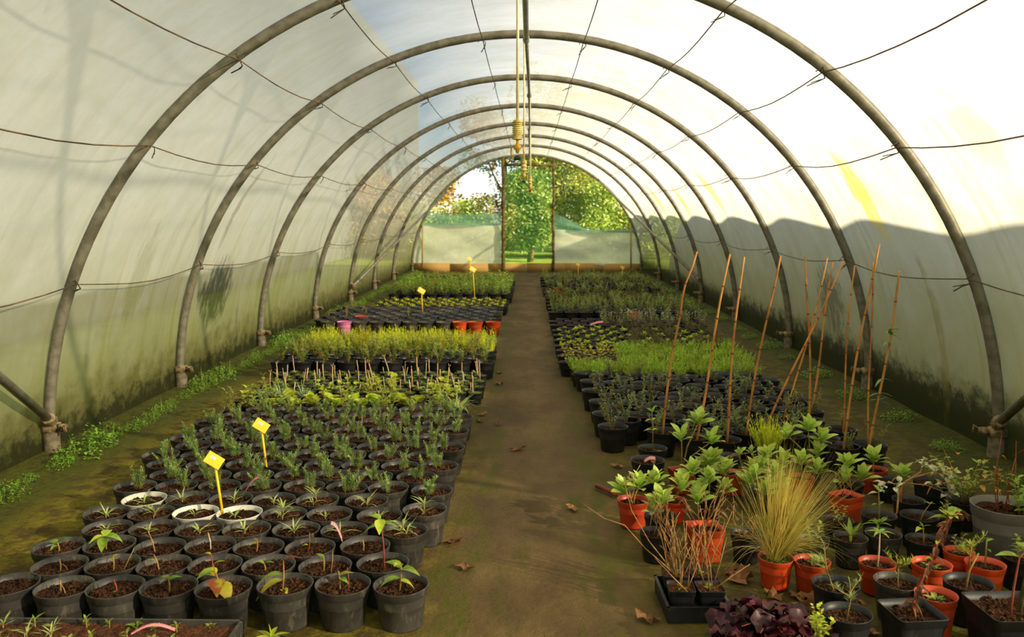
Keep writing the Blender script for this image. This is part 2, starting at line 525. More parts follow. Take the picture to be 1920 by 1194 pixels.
# floor: a slightly uneven ground sheet
def grid(x0, x1, y0, y1, nx, ny, zf):
    b = MB()
    vs = [(x0 + (x1 - x0) * i / nx, y0 + (y1 - y0) * j / ny, zf(x0 + (x1 - x0) * i / nx, y0 + (y1 - y0) * j / ny)) for j in range(ny + 1) for i in range(nx + 1)]
    fs = [(j * (nx + 1) + i, j * (nx + 1) + i + 1, (j + 1) * (nx + 1) + i + 1, (j + 1) * (nx + 1) + i) for j in range(ny) for i in range(nx)]
    b.add(vs, fs)
    return b
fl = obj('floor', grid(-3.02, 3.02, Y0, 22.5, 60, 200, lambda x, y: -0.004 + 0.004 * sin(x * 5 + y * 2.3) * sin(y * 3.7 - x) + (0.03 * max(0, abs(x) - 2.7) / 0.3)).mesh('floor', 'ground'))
tag(fl, 'worn brown ground sheet with mossy margins', kind='structure')
gr = obj('lawn', grid(-60, 60, -40, 90, 30, 32, lambda x, y: -0.06).mesh('lawn', 'lawn'))
tag(gr, 'sunlit grass outside the tunnel', kind='structure')

# hoops with foot sockets
def hoop_mesh():
    b = MB()
    b.tube([(R * cos(pi - pi * i / 60), 0, R * sin(pi - pi * i / 60)) for i in range(61)], 0.0345, 10)
    return b.mesh('hoop', 'steel')
HM = hoop_mesh()
sb = MB()
sb.lathe([(0.05, -0.05), (0.05, 0.15), (0.038, 0.165)], 12, 0, cap1=True)
SOCK = sb.mesh('socket', 'steel_old')
cb = MB()
cb.lathe([(0.044, 0.0), (0.06, 0.005), (0.06, 0.05), (0.044, 0.055)], 12, cap0=True, cap1=True)
cb.box((0.075, -0.015, 0.027), (0.03, 0.012, 0.024))
cb.tube([(0.085, -0.05, 0.027), (0.085, 0.03, 0.027)], 0.012, 8)
cb.tube([(0.085, -0.05, 0.027), (0.12, -0.055, 0.055), (0.125, -0.05, 0.01)], 0.008, 6)
CLAMP = cb.mesh('clamp', 'clamp')
hoop_w = {3.05: 'nearest', 5.255: 'first full', 7.303: 'second', 9.566: 'third', 12.06: 'fourth', 14.48: 'fifth', 16.76: 'sixth', 19.16: 'seventh', 22.3: 'last'}
for i, y in enumerate(HOOPS):
    lb = {22.3: 'steel hoop framing the far end opening above the door'}.get(y)
    if not lb:
        k = i - 3
        lb = 'galvanised steel hoop of the tunnel, %s in full view from the front' % ORD[k] if k >= 0 else 'galvanised steel hoop of the tunnel out beside the camera, %s behind the first full one' % ORD[2 - i]
    t = thing('tunnel_hoop', lb, 'hoop', (0, y, 0), 0, 'tunnel hoops')
    obj('arch_tube', HM, t)
    for sx in (-1, 1):
        s_ = obj('foot_socket', SOCK, t, (sx * 2.985, 0, 0))
        obj('clamp', CLAMP, s_, (0, 0, 0.15), (0, 0, 0 if sx < 0 else pi))
# lengthwise wires tied at each hoop
tie = MB()
tie.tube([(-0.035, -0.012, 0), (-0.01, -0.03, 0.03), (0.02, 0.0, -0.02), (0.0, 0.02, -0.035), (-0.05, 0.03, -0.07)], 0.0035, 4)
tie.tube([(0.02, 0.0, -0.02), (-0.03, 0.05, -0.045)], 0.003, 4)
TIE = tie.mesh('wire_tie', 'wire')
WA = [158.5, 139.3, 124.6, 111.0, 96.3, 80.2, 66.1, 52.6, 40.3, 22.4]
wl = ['lowest rusty wire along the sunlit wall', 'second lowest rusty wire along the sunlit wall', 'third lowest rusty wire along the sunlit wall',
      'fourth lowest rusty wire along the sunlit wall', 'thin roof wire just beside the ridge pipe, sunlit wall side', 'thin roof wire just beside the ridge pipe, shadowed wall side',
      'fourth lowest rusty wire along the shadowed wall', 'third lowest rusty wire along the shadowed wall', 'second lowest rusty wire along the shadowed wall', 'lowest rusty wire along the shadowed wall']
for a, lb in zip(WA, wl):
    a = rad(a)
    b = MB()
    pts = []
    for k in range(1, len(HOOPS) - 1):
        for j in range(6):
            t = j / 6
            y = HOOPS[k] + (HOOPS[k + 1] - HOOPS[k]) * t
            rr = R - 0.028 - 0.028 * sin(pi * t) + RND.uniform(-0.004, 0.004)
            pts.append((rr * cos(a), y, rr * sin(a) - 0.05 * sin(pi * t) * abs(cos(a))))
    pts.append(((R - 0.03) * cos(a), HOOPS[-1], (R - 0.03) * sin(a)))
    wt = thing('tension_wire', lb, 'wire', (0, 0, 0), 0, 'wires tied along the hoops')
    b.tube(pts, 0.0042, 5)
    obj('wire', b.mesh('wire', 'wire'), wt)
    for y in HOOPS[2:-2]:
        obj('wire_tie', TIE, wt, ((R - 0.036) * cos(a), y, (R - 0.036) * sin(a)), (0, RND.uniform(-.5, .5), RND.uniform(-.6, .6)), RND.uniform(0.8, 1.3))
# diagonal braces
def brace(p, q, lb):
    b = MB()
    p, q = Vector(p), Vector(q)
    b.tube([p, p.lerp(q, 0.5), q], 0.026, 10)
    t = thing('corner_brace', lb, 'brace', (0, 0, 0), 0, 'diagonal corner braces')
    obj('tube', b.mesh('brace_tube', 'steel'), t)
    for e in (p, q):
        c = MB()
        c.lathe([(0.036, -0.04), (0.042, -0.03), (0.042, 0.03), (0.036, 0.04)], 10, cap0=True, cap1=True)
        obj('clamp', c.mesh('brace_clamp', 'clamp'), t, e, (q - p).to_track_quat('Z', 'Y').to_euler())
brace((-2.92, 14.40, 0.30), (-2.03, 21.8, 2.04), 'diagonal steel brace running up to the far end on the sunlit wall')
brace((2.93, 14.42, 0.42), (1.82, 21.9, 2.34), 'diagonal steel brace running up to the far end on the shadowed wall')
brace((-2.96, 5.2, 0.24), (-2.55, 3.1, 1.5), 'diagonal steel brace meeting the nearest hoop foot on the sunlit wall')
brace((2.96, 5.2, 0.25), (2.55, 3.1, 1.5), 'diagonal steel brace meeting the nearest hoop foot on the shadowed wall')
# ridge irrigation pipe with hanging sprinklers
rp = thing('irrigation_pipe', 'grey irrigation pipe slung along the ridge of the tunnel', 'pipe')
b = MB()
b.tube([(0.03, -1.5, 2.915), (0.03, 2, 2.91), (0.03, 4.6, 2.905), (0.035, 7.05, 2.9)], 0.021, 10)
obj('thick_section', b.mesh('pipe_a', 'pvc'), rp)
b = MB()
b.tube([(0.035, 6.95, 2.9), (0.05, 8.5, 2.88), (0.06, 9.9, 2.86), (0.07, 12, 2.8), (0.06, 13.5, 2.74), (0.07, 16, 2.7), (0.05, 18, 2.6), (0.05, 20.5, 2.72)], 0.016, 8)
obj('thin_section', b.mesh('pipe_b', 'pvc'), rp)
for y, x, z in ((4.0, 0.03, 2.905), (7.0, 0.034, 2.9), (10.0, 0.06, 2.86), (13.0, 0.065, 2.76)):
    b = MB()
    b.tube([(x, y - 0.05, z), (x, y + 0.05, z)], 0.028, 10)
    obj('pipe_joint', b.mesh('pipe_joint', 'pvc'), rp)
for y in HOOPS[1:-1]:
    b = MB()
    b.tube([(0.03, y, 2.99), (0.03, y, 2.9)], 0.004, 5)
    obj('hanger', b.mesh('hanger', 'wire'), rp)
def sprinkler(x, y, ztop, zb, lb, ribs):
    t = thing('hanging_sprinkler', lb, 'sprinkler', (x, y, zb), 0, 'sprinklers hung from the ridge pipe')
    b = MB()
    b.tube([(0, 0, 0.17), (0.001, 0, 0.6), (0, 0, ztop - zb)], 0.0065, 8)
    obj('drop_tube', b.mesh('drop_tube', 'hose'), t)
    prof = [(0.008, 0.09)]
    for k in range(ribs):
        z = 0.093 + k * (0.084 / ribs)
        h = 0.084 / ribs
        prof += [(0.022, z), (0.0245, z + h * 0.2), (0.0245, z + h * 0.5), (0.019, z + h * 0.62), (0.019, z + h * 0.92)]
    prof += [(0.02, 0.178), (0.008, 0.182)]
    b = MB()
    b.lathe(prof, 16, 0, cap0=True, cap1=True)
    obj('weight', b.mesh('weight', 'weight'), t)
    b = MB()
    b.lathe([(0.006, 0.09), (0.007, 0.07), (0.016, 0.066), (0.018, 0.05), (0.01, 0.045), (0.006, 0.03)], 12, 0, cap0=True, cap1=True)
    for sx in (-1, 1):
        b.tube([(sx * 0.014, 0, 0.06), (sx * 0.028, 0, 0.056), (sx * 0.03, 0, 0.03), (sx * 0.022, 0, 0.016), (0, 0, 0.014)], 0.0035, 6)
    n = obj('nozzle', b.mesh('nozzle', 'brass'), t)
    b = MB()
    b.lathe([(0.005, 0.02), (0.018, 0.012), (0.014, 0.0)], 12, 0, cap0=True, cap1=True)
    obj('deflector', b.mesh('deflector', 'dkgreen'), n)
sprinkler(0.005, 4.0, 2.90, 1.775, 'nearest hanging sprinkler with a ribbed brass-coloured weight', 9)
sprinkler(0.018, 7.0, 2.89, 1.775, 'second hanging sprinkler with a smooth pale weight', 3)
sprinkler(0.072, 10.0, 2.85, 1.775, 'third hanging sprinkler, in front of the door netting', 3)
sprinkler(0.085, 13.0, 2.75, 1.80, 'farthest hanging sprinkler, just behind the third one', 3)

# ------------------------------------------------------------------ end wall
YE = 22.32
ew = obj('wall_back', None)
tag(ew, 'half-open end of the tunnel with film and netting', kind='structure')
def sheet(name, x0, x1, zlo, zhi, mat, parent, n=14, m=8, wob=0.03, y=YE, clip=True):
    vs, fs = [], []
    for j in range(m + 1):
        for i in range(n + 1):
            u, v = i / n, j / m
            x = x0 + (x1 - x0) * u
            z = zlo + (zhi(u) - zlo) * v
            if clip:
                mx = sqrt(max(0.02, (R - 0.02) ** 2 - z * z))
                x = max(-mx, min(mx, x))
            yy = y + wob * (sin(u * 9 + v * 5) * 0.6 + sin(v * 11 - u * 4) * 0.5 + sin((u + v) * 17) * 0.25)
            vs.append((x, yy, z))
    for j in range(m):
        for i in range(n):
            fs.append((j * (n + 1) + i, j * (n + 1) + i + 1, (j + 1) * (n + 1) + i + 1, (j + 1) * (n + 1) + i))
    b = MB()
    b.add(vs, fs)
    return obj(name, b.mesh(name, mat), parent)
sheet('film_panel', -2.98, -0.66, 0.14, lambda u: 1.27 - 0.03 * sin(u * pi), 'end_film', ew, 24, 12, 0.035)
sheet('film_panel', 0.70, 2.98, 0.14, lambda u: 1.10 - 0.06 * sin(u * pi) + 0.03 * u, 'end_film', ew, 24, 12, 0.06)
sheet('folded_netting', -2.75, -0.66, 1.2, lambda u: 1.53 - 0.06 * sin(u * pi) + 0.03 * (1 - u), 'net_fold', ew, 24, 6, 0.04, YE - 0.05)
sheet('folded_netting', 0.70, 2.85, 1.02, lambda u: 1.09 + 0.45 * max(0, 1 - u / 0.5) ** 1.3 + 0.05 * max(0, u - 0.75), 'net_fold', ew, 24, 6, 0.04, YE - 0.05)
b = MB()
for k in range(6):
    x0 = -3.0 + k * 1.0
    b = MB()
    b.box((x0 + 0.5, YE - 0.03, 0.10 + RND.uniform(-.012, .012)), (0.497, 0.03, 0.11))
    obj('base_board', b.mesh('base_board', 'plank'), ew)
dr = obj('door_1', None)
tag(dr, 'netted door in a rough wooden frame at the far end', kind='structure')
def postm(x, z0, z1, r):
    b = MB()
    n = 12
    b.tube([(x + RND.uniform(-.012, .012), YE - 0.1, z0 + (z1 - z0) * i / n) for i in range(n + 1)], [r * RND.uniform(0.8, 1.2) for _ in range(n + 1)], 8)
    return b
obj('door_post', postm(-0.60, 0, 2.94, 0.045).mesh('door_post', 'bark'), dr)
obj('door_post', postm(0.69, 0, 2.92, 0.035).mesh('door_post', 'bark'), dr)
b = MB()
b.tube([(-0.62, YE - 0.1, 2.74), (0.05, YE - 0.1, 2.75), (0.71, YE - 0.1, 2.73)], 0.035, 8)
obj('door_header', b.mesh('door_header', 'bark'), dr)
sheet('door_netting', -0.56, 0.66, 0.2, lambda u: 2.74, 'net', dr, 14, 20, 0.02, YE - 0.05, False)
sheet('side_netting', 0.72, 2.75, 1.06, lambda u: sqrt(max(0.3, 2.93 ** 2 - (0.72 + 2.03 * u) ** 2)), 'net', ew, 20, 12, 0.02, YE + 0.03).data.materials[0] = net_material('thin_netting', lin(90, 140, 80), 0.84)
for sx in (-1, 1):
    b = MB()
    b.tube([(sx * 2.72, YE - 0.06, 0.1), (sx * 2.70, YE - 0.06, 1.2)], 0.02, 8)
    obj('edge_batten', b.mesh('edge_batten', 'plank'), ew)

wf = obj('wall_front', None)
tag(wf, 'film end wall behind the camera with an open doorway', kind='structure')
for x0, x1 in ((-2.98, -0.8), (0.8, 2.98)):
    sheet('film_panel', x0, x1, 0.0, lambda u, a=x0, c=x1: sqrt(max(0.05, 2.97 ** 2 - max(abs(a + (c - a) * u), 0.0) ** 2)), 'end_film', wf, 20, 12, 0.03, Y0 + 0.1)

# ------------------------------------------------------------------ trees beyond the end
def tree(name, label, x, y, h, rx, mat, seed, n, base=0.2, leaf=0.14, flowers=0):
    r = random.Random(seed)
    t = thing(name, label, 'tree', (x, y, 0), 0, 'trees beyond the far end')
    b = MB()
    b.tube([(0, 0, -0.1), (0.1, 0, h * 0.3), (-0.05, 0.1, h * 0.65)], [0.11, 0.08, 0.03], 7)
    for k in range(5):
        a = r.uniform(0, 2 * pi)
        b.tube([(0.1, 0, h * 0.3), (rx * 0.3 * cos(a), rx * 0.3 * sin(a), h * 0.5), (rx * 0.55 * cos(a), rx * 0.55 * sin(a), h * 0.7)], [0.05, 0.035, 0.015], 5)
    obj('trunk', b.mesh('trunk', 'bark'), t)
    b = MB()
    lobes = [(r.uniform(-.68, .68) * rx, r.uniform(-.5, .5) * rx, h * r.uniform(base + 0.06, 0.9), rx * r.uniform(.2, .36)) for _ in range(44)]
    for k in range(int(n * 3.4)):
        lx, ly, lz, lr = r.choice(lobes)
        d = Vector((r.gauss(0, 1), r.gauss(0, 1), r.gauss(0, 1))).normalized()
        p = Vector((lx, ly, lz)) + d * (lr * r.uniform(0.65, 1.05))
        p.z = max(0.05, min(h, p.z))
        q = Vector((r.gauss(0, 1), r.gauss(0, 1), r.gauss(0, .6))).normalized()
        b.leaf(p, q, leaf * r.uniform(.7, 1.4), leaf * r.uniform(.45, .75), 0.2, 0.2, 2, 0, 0.8, r.uniform(-1, 1), False)
    obj('foliage', b.mesh('crown', mat), t)
    if flowers:
        b = MB()
        for k in range(flowers):
            lx, ly, lz, lr = r.choice(lobes)
            d = Vector((r.gauss(0, 1), -abs(r.gauss(0, 1)), r.gauss(0, 1))).normalized()
            p = Vector((lx, ly, lz)) + d * lr * 1.06
            b.leaf(p, (r.gauss(0, 1), -1, r.gauss(0, 1)), 0.09, 0.08, 0.1, 0.2, 2, 0, 0.8, 0, False)
        tag(obj('blossoms', b.mesh('blossoms', 'flower'), t), None, None, None, 'stuff')
tree('shrub_tree', 'low amber and green tree beyond the open end, beneath the blue sky', -4.3, 31, 3.1, 2.2, 'tree_b', 3, 2600, 0.1)
tree('shrub_tree', 'small green tree beyond the end, low beside the film edge', -7.2, 33, 3.0, 2.4, 'tree_a', 4, 2200, 0.1)
tree('shrub_tree', 'tall olive tree behind the door post', -0.9, 36, 6.2, 2.4, 'tree_d', 5, 3800, 0.1)
tree('shrub_tree', 'dense green tree straight behind the netted door', 1.0, 30.5, 5.0, 2.3, 'tree_a', 6, 4200, 0.05, 0.13, 90)
tree('shrub_tree', 'russet and green tree beyond the door, above the draped netting', 4.6, 34, 6.6, 3.2, 'tree_d', 8, 4200, 0.05)
tree('shrub_tree', 'pale flowering bush beyond the draped netting', 3.8, 29.5, 2.5, 2.3, 'tree_a', 9, 3200, 0.02, 0.12, 160)
tree('shrub_tree', 'dark green tree farthest behind the draped netting', 8.0, 38, 7.2, 3.4, 'tree_c', 10, 3600, 0.05)
tree('shrub_tree', 'bright low bush beyond the end, just under the amber tree', -2.6, 28.6, 1.9, 1.6, 'tree_a', 11, 1800, 0.02, 0.11, 60)
tree('shrub_tree', 'dark slim tree straight behind the sprinklers', 0.1, 27.6, 3.0, 0.9, 'tree_c', 12, 1500, 0.1, 0.12, 30)
tree('shrub_tree', 'broad olive tree rising behind the russet one', 2.2, 40, 8.0, 4.0, 'tree_c', 13, 3600, 0.05, 0.16)

# pale block added outside the sunlit wall to even the film's tone
bd = obj('added_backdrop', None)
tag(bd, 'long pale backdrop block added outside the sunlit wall', kind='structure')
b = MB()
b.box((-10.5, 18, 4.4), (4.2, 32, 4.45))
obj('backdrop_block', b.mesh('backdrop_block', 'backdrop', False), bd)
b = MB()
b.box((-10.5, 18, 8.9), (4.2, 32, 0.05))
obj('backdrop_top', b.mesh('backdrop_top', 'backdrop', False), bd)

# ------------------------------------------------------------------ pots, soil
def pot_mesh(name, r, h, mat, n=24, soil=None, level=0.8, square=False):
    b = MB()
    prof = [(r * 0.74, 0.0), (r * 0.76, 0.006), (r * 0.905, h * 0.78), (r * 0.955, h * 0.80), (r * 0.985, h * 0.985), (r * 1.0, h), (r * 0.965, h), (r * 0.92, h * 0.8), (r * 0.86, h * 0.55)]
    if square:
        n = 4 * 4
        def ring(rr, z):
            out = []
            k = rr * 0.9
            c = rr * 0.16
            for qx, qy in ((1, 1), (-1, 1), (-1, -1), (1, -1)):
                a0 = math.atan2(qy, qx) - pi / 4
                for j in range(4):
                    a = a0 + (pi / 2) * j / 3
                    out.append((qx * (k - c) + c * cos(a), qy * (k - c) + c * sin(a), z))
            return out
        vs, fs = [], []
        for rr, z in prof:
            vs += ring(rr, z)
        for k in range(len(prof) - 1):
            for i in range(n):
                j = (i + 1) % n
                fs.append((k * n + i, k * n + j, (k + 1) * n + j, (k + 1) * n + i))
        fs.append(tuple(reversed(range(n))))
        b.add(vs, fs, 0)
    else:
        b.lathe(prof, n, 0, cap0=True)
    mats = [mat]
    if soil:
        mats.append(soil)
        soil_disc(b, r, h, level, square, n if not square else 16, 1)
    return b.mesh(name, mats)

def soil_disc(b, r, h, level, square, n, m, seed=1, rough=0.05):
    rr0 = r * (0.86 + 0.06 * (level - 0.55) / 0.25) * 1.0
    q = random.Random(seed)
    vs, fs = [(0, 0, h * level + q.uniform(0, r * rough))], []
    rings = 4
    for k in range(1, rings + 1):
        for i in range(n):
            a = 2 * pi * i / n
            rr = rr0 * k / rings
            if square:
                e = max(abs(cos(a)), abs(sin(a)))
                rr = rr * min(1.25, 1 / e) * 0.9
            vs.append((rr * cos(a), rr * sin(a), h * level + q.uniform(-1, 1) * r * rough * (1 if k < rings else 0.4)))
    for i in range(n):
        fs.append((0, 1 + i, 1 + (i + 1) % n))
    for k in range(rings - 1):
        for i in range(n):
            j = (i + 1) % n
            fs.append((1 + k * n + i, 1 + (k + 1) * n + i, 1 + (k + 1) * n + j, 1 + k * n + j))
    b.add(vs, fs, m)

def soil_mesh(r, h, level=0.8, square=False, seed=1, mat='soil', crumbs=60):
    b = MB()
    soil_disc(b, r, h, level, square, 20, 0, seed, 0.09)
    q = random.Random(seed + 50)
    for k in range(crumbs):
        a, d = q.uniform(0, 2 * pi), r * 0.78 * sqrt(q.random())
        s = r * q.uniform(0.02, 0.07)
        b.box((d * cos(a), d * sin(a), h * level + r * 0.06), (s, s * 0.7, s * 0.6), 0, Euler((q.uniform(0, 3), q.uniform(0, 3), q.uniform(0, 3))).to_matrix())
    return b.mesh('soil', mat, False)

PC = {}
def pot(r, h, mat, square=False, n=24):
    k = (round(r, 3), round(h, 3), mat, square)
    if k not in PC:
        PC[k] = pot_mesh('pot', r, h, mat, n, None, 0.8, square)
    return PC[k]
SC = {}
def soil(r, h, level=0.8, square=False, mat='soil', var=0):
    k = (round(r, 3), round(h, 3), level, square, mat, var)
    if k not in SC:
        SC[k] = soil_mesh(r, h, level, square, var + 3, mat)
    return SC[k]

# ------------------------------------------------------------------ plant meshes
def sprig(seed, h, mat_n=0, levels=13, nl=0.017, nw=0.0032):
    r = random.Random(seed)
    b = MB()
    lx, ly = r.uniform(-.35, .35), r.uniform(-.35, .35)
    P = lambda t: Vector((lx * h * t * t, ly * h * t * t, h * t))
    b.tube([P(0), P(.5), P(1)], [0.0022, 0.0017, 0.001], 4, 1)
    for k in range(levels):
        t = 0.18 + 0.82 * k / (levels - 1)
        for j in range(4):
            a = k * 0.8 + j * pi / 2 + r.uniform(-.3, .3)
            up = 0.5 + 0.7 * t
            b.leaf(P(t), (cos(a), sin(a), up), nl * r.uniform(.8, 1.2) * (1.1 - 0.4 * abs(t - .5)), nw, 0.0, 0, 2, 0, 0.8, 0, False)
    return b
ROSE = [sprig(s, 0.07 + 0.011 * s, 0, 14, 0.024, 0.0058).mesh('rosemary_sprig', ['rosemary', 'stem']) for s in range(6)]

def sprout(seed, n=10, L=0.055, W=0.006, up=0.7, mat='lav', stem=0.02, droop=0.35, segs=4):
    r = random.Random(seed)
    b = MB()
    b.tube([(0, 0, -0.01), (r.uniform(-.004, .004), 0, stem)], [0.0025, 0.0018], 5, 1)
    for k in range(n):
        a = k * 2.4 + r.uniform(-.4, .4)
        z = stem * (0.3 + 0.7 * k / n)
        b.leaf((0, 0, z), (cos(a), sin(a), up * r.uniform(.5, 1.8)), L * r.uniform(.55, 1.2), W * r.uniform(.8, 1.2), droop * r.uniform(.3, 1.4), 0.3, segs, 0, 0.8)
    return b.mesh('sprout', [mat, 'stem'])
LAV = [sprout(20 + s, 7 + s, 0.06, 0.0055, 0.8) for s in range(5)]
TINY = [sprout(40 + s, 4 + s, 0.035, 0.008, 0.9, 'green', 0.03) for s in range(4)]

def rosette(seed, n=10, L=0.07, W=0.035, up=0.6, mat='lime', droop=0.4):
    r = random.Random(seed)
    b = MB()
    for k in range(n):
        a = k * 2.4 + r.uniform(-.3, .3)
        b.leaf((0.006 * cos(a), 0.006 * sin(a), 0.0), (cos(a), sin(a), up * r.uniform(.6, 2.2)), L * r.uniform(.6, 1.15), W * r.uniform(.7, 1.2), droop * r.uniform(.4, 1.3), r.uniform(.2, .6), 4, 0, 0.65, r.uniform(-.3, .3))
    return b.mesh('foliage', mat)
def bush(seed, h=0.16, w=0.09, n=110, L=0.022, W=0.008, mat='bushg', stems=5):
    r = random.Random(seed)
    b = MB()
    for s in range(stems):
        a = r.uniform(0, 2 * pi)
        tip = Vector((w * r.uniform(.3, 1) * cos(a), w * r.uniform(.3, 1) * sin(a), h * r.uniform(.7, 1.05)))
        mid_ = Vector((tip.x * .35, tip.y * .35, tip.z * .5))
        b.tube([(0, 0, -.01), mid_, tip], [0.0028, 0.002, 0.001], 4, 1)
        for k in range(n // stems):
            t = 0.2 + 0.8 * r.random()
            p = (mid_ * (2 * t) if t < .5 else mid_.lerp(tip, 2 * t - 1))
            a2 = r.uniform(0, 2 * pi)
            b.leaf(p, (cos(a2), sin(a2), r.uniform(.1, 1.3)), L * r.uniform(.6, 1.25), W * r.uniform(.7, 1.2), 0.2, 0.2, 2, 0, 0.8, 0, False)
    return b.mesh('foliage', [mat, 'stem'])
def feather(seed, h=0.15, w=0.075, n=60, mat='feather', lean=0.4):
    r = random.Random(seed)
    b = MB()
    for k in range(n):
        a, d = r.uniform(0, 2 * pi), w * sqrt(r.random())
        p = Vector((d * cos(a) * .6, d * sin(a) * .6, 0))
        dr_ = Vector((cos(a) * lean * d / w, sin(a) * lean * d / w, 1))
        hh = h * r.uniform(.55, 1.1)
        b.leaf(p, dr_, hh, 0.007, 0.0, 0, 3, 0, 0.6, 0, False)
        for q in range(3):
            t = r.uniform(.4, .95)
            a2 = r.uniform(0, 2 * pi)
            b.leaf(p + dr_.normalized() * hh * t, (cos(a2) * .7, sin(a2) * .7, .8), 0.03, 0.006, 0, 0, 2, 0, 0.7, 0, False)
    return b.mesh('foliage', mat)
def upright(seed, h=0.16, pairs=6, L=0.05, W=0.02, mat='green', n=3):
    r = random.Random(seed)
    b = MB()
    for s in range(n):
        a = 2 * pi * s / n + r.uniform(-.5, .5)
        lean = r.uniform(.02, .05)
        hh = h * r.uniform(.7, 1.1)
        P = lambda t: Vector((lean * cos(a) * (0.4 + t), lean * sin(a) * (0.4 + t), hh * t))
        b.tube([P(0), P(.5), P(1)], [0.003, 0.0025, 0.0015], 4, 1)
        for k in range(pairs):
            t = 0.25 + 0.75 * k / max(1, pairs - 1)
            for j in range(2):
                a2 = k * 1.57 + j * pi + r.uniform(-.4, .4)
                b.leaf(P(t), (cos(a2), sin(a2), r.uniform(.3, 1.0) + (0.6 if k == pairs - 1 else 0)), L * r.uniform(.7, 1.2), W * r.uniform(.8, 1.2), 0.4, 0.3, 3, 0, 0.75)
    return b.mesh('foliage', [mat, 'stem'])
def tuft(seed, n=60, L=0.16, W=0.006, mat='sage', up=1.0):
    r = random.Random(seed)
    b = MB()
    for k in range(n):
        a = r.uniform(0, 2 * pi)
        b.leaf((0.02 * cos(a), 0.02 * sin(a), 0), (cos(a), sin(a), up * r.uniform(.5, 2.2)), L * r.uniform(.5, 1.1), W, r.uniform(.2, .7), 0.1, 4, 0, 0.6, 0, False)
    return b.mesh('foliage', mat)
def fir(seed, h=0.14, mat='darkg', n=70):
    r = random.Random(seed)
    b = MB()
    segs = [((0, 0, 0), (0.01, 0, h * .5), (0.0, 0.01, h))]
    for k in range(3):
        a = r.uniform(0, 2 * pi)
        z = h * r.uniform(.35, .7)
        segs.append(((0.006, 0, z), (0.03 * cos(a), 0.03 * sin(a), z + .02), (0.06 * cos(a), 0.06 * sin(a), z + .045)))
    for s in segs:
        b.tube(s, [0.003, 0.0022, 0.001], 4, 1)
        for k in range(n // 4):
            t = r.uniform(.25, 1)
            p = Vector(s[0]).lerp(Vector(s[1]), t * 2) if t < .5 else Vector(s[1]).lerp(Vector(s[2]), t * 2 - 1)
            b.leaf(p, (r.gauss(0, 1), r.gauss(0, 1), r.uniform(.2, 1.2)), 0.026, 0.003, 0, 0, 2, 0, 0.7, 0, False)
    return b.mesh('foliage', [mat, 'stem'])
V = {
    'bush': [bush(60 + i, 0.17, 0.095, 210, 0.03, 0.012, 'bushg', 7) for i in range(5)],
    'feather': [feather(70 + i, 0.16, 0.085, 55) for i in range(5)],
    'conifer': [feather(80 + i, 0.11, 0.08, 60, 'conifer', 0.7) for i in range(4)],
    'lettuce': [rosette(90 + i, 9, 0.085, 0.065, 0.9, 'lime') for i in range(4)],
    'herb': [upright(100 + i, 0.13, 6, 0.05, 0.018, 'bushg', 3) for i in range(4)],
    'limeherb': [upright(110 + i, 0.10, 4, 0.048, 0.034, 'lime', 3) for i in range(4)],
    'blue': [tuft(120 + i, 45, 0.12, 0.006, 'sage', 1.2) for i in range(3)],
    'grass': [tuft(126 + i, 90, 0.2, 0.007, 'lav', 0.9) for i in range(2)],
    'leafy': [upright(130 + i, 0.17, 5, 0.065, 0.026, 'green', 4) for i in range(5)],
    'lowyel': [rosette(140 + i, 12, 0.07, 0.026, 1.2, 'feather') for i in range(4)],
    'limeros': [rosette(150 + i, 14, 0.07, 0.034, 1.2, 'lime') for i in range(4)],
    'yelleaf': [upright(160 + i, 0.12, 4, 0.05, 0.026, 'yellow', 2) for i in range(3)],
    'sage': [upright(170 + i, 0.14, 6, 0.045, 0.012, 'sage', 4) for i in range(4)],
    'heather': [feather(180 + i, 0.09, 0.08, 45, 'heather', 0.8) for i in range(4)],
    'upg': [upright(190 + i, 0.18, 7, 0.04, 0.014, 'green', 4) for i in range(4)],
    'twiggy': [bush(200 + i, 0.12, 0.045, 30, 0.026, 0.010, 'bushg', 3) for i in range(5)],
    'dbush': [bush(210 + i, 0.15, 0.08, 120, 0.028, 0.008, 'darkg', 6) for i in range(4)],
    'mossy': [rosette(220 + i, 9, 0.03, 0.014, 0.5, 'bushg') for i in range(3)],
    'sprout': TINY,
    'lav': LAV,
}

# ------------------------------------------------------------------ bed blocks
def hexblock(xpath, side, width, y0, nrows, cp, rp, jit=0.012, yslope=0.0, ncol=None):
    n = ncol or int(width / cp)
    out = []
    for r in range(nrows):
        off = cp / 2 if r % 2 else 0.0
        for c in range(n - (1 if off and not ncol else 0)):
            x = xpath + side * (off + c * cp)
            out.append((r, c, x + RND.uniform(-jit, jit), y0 + r * rp + RND.uniform(-jit, jit) + yslope * (c * cp)))
    return out

def small_plant(name, label, cat, group, loc, potme, plant=None, sc=1.0, zs=0.0, pname='foliage'):
    t = thing(name, label, cat, loc, RND.uniform(0, 6.28), group, None, 1.0, potme)
    if plant is not None:
        obj(pname, plant, t, (RND.uniform(-.008, .008), RND.uniform(-.008, .008), zs), (RND.uniform(-.1, .1), RND.uniform(-.1, .1), RND.uniform(0, 6.28)), sc)
    return t

def rows_of(cells, name, desc, rowword, cat, group, potme, zs, pick, scr=(0.85, 1.2)):
    for r, c, x, y in cells:
        p = pick(r, c, x, y)
        if p is False:
            continue
        d = desc
        pm, rw = potme, p
        if isinstance(p, tuple):
            rw, d, pm = p[0], p[1] or desc, p[2] or potme
        lb = '%s, %s from path in %s %s row' % (d, ORD[c], ORD[r], rowword)
        small_plant(name, lb, cat, group, (x, y, 0), pm, None if rw is None else RND.choice(V[rw]), RND.uniform(*scr), zs)

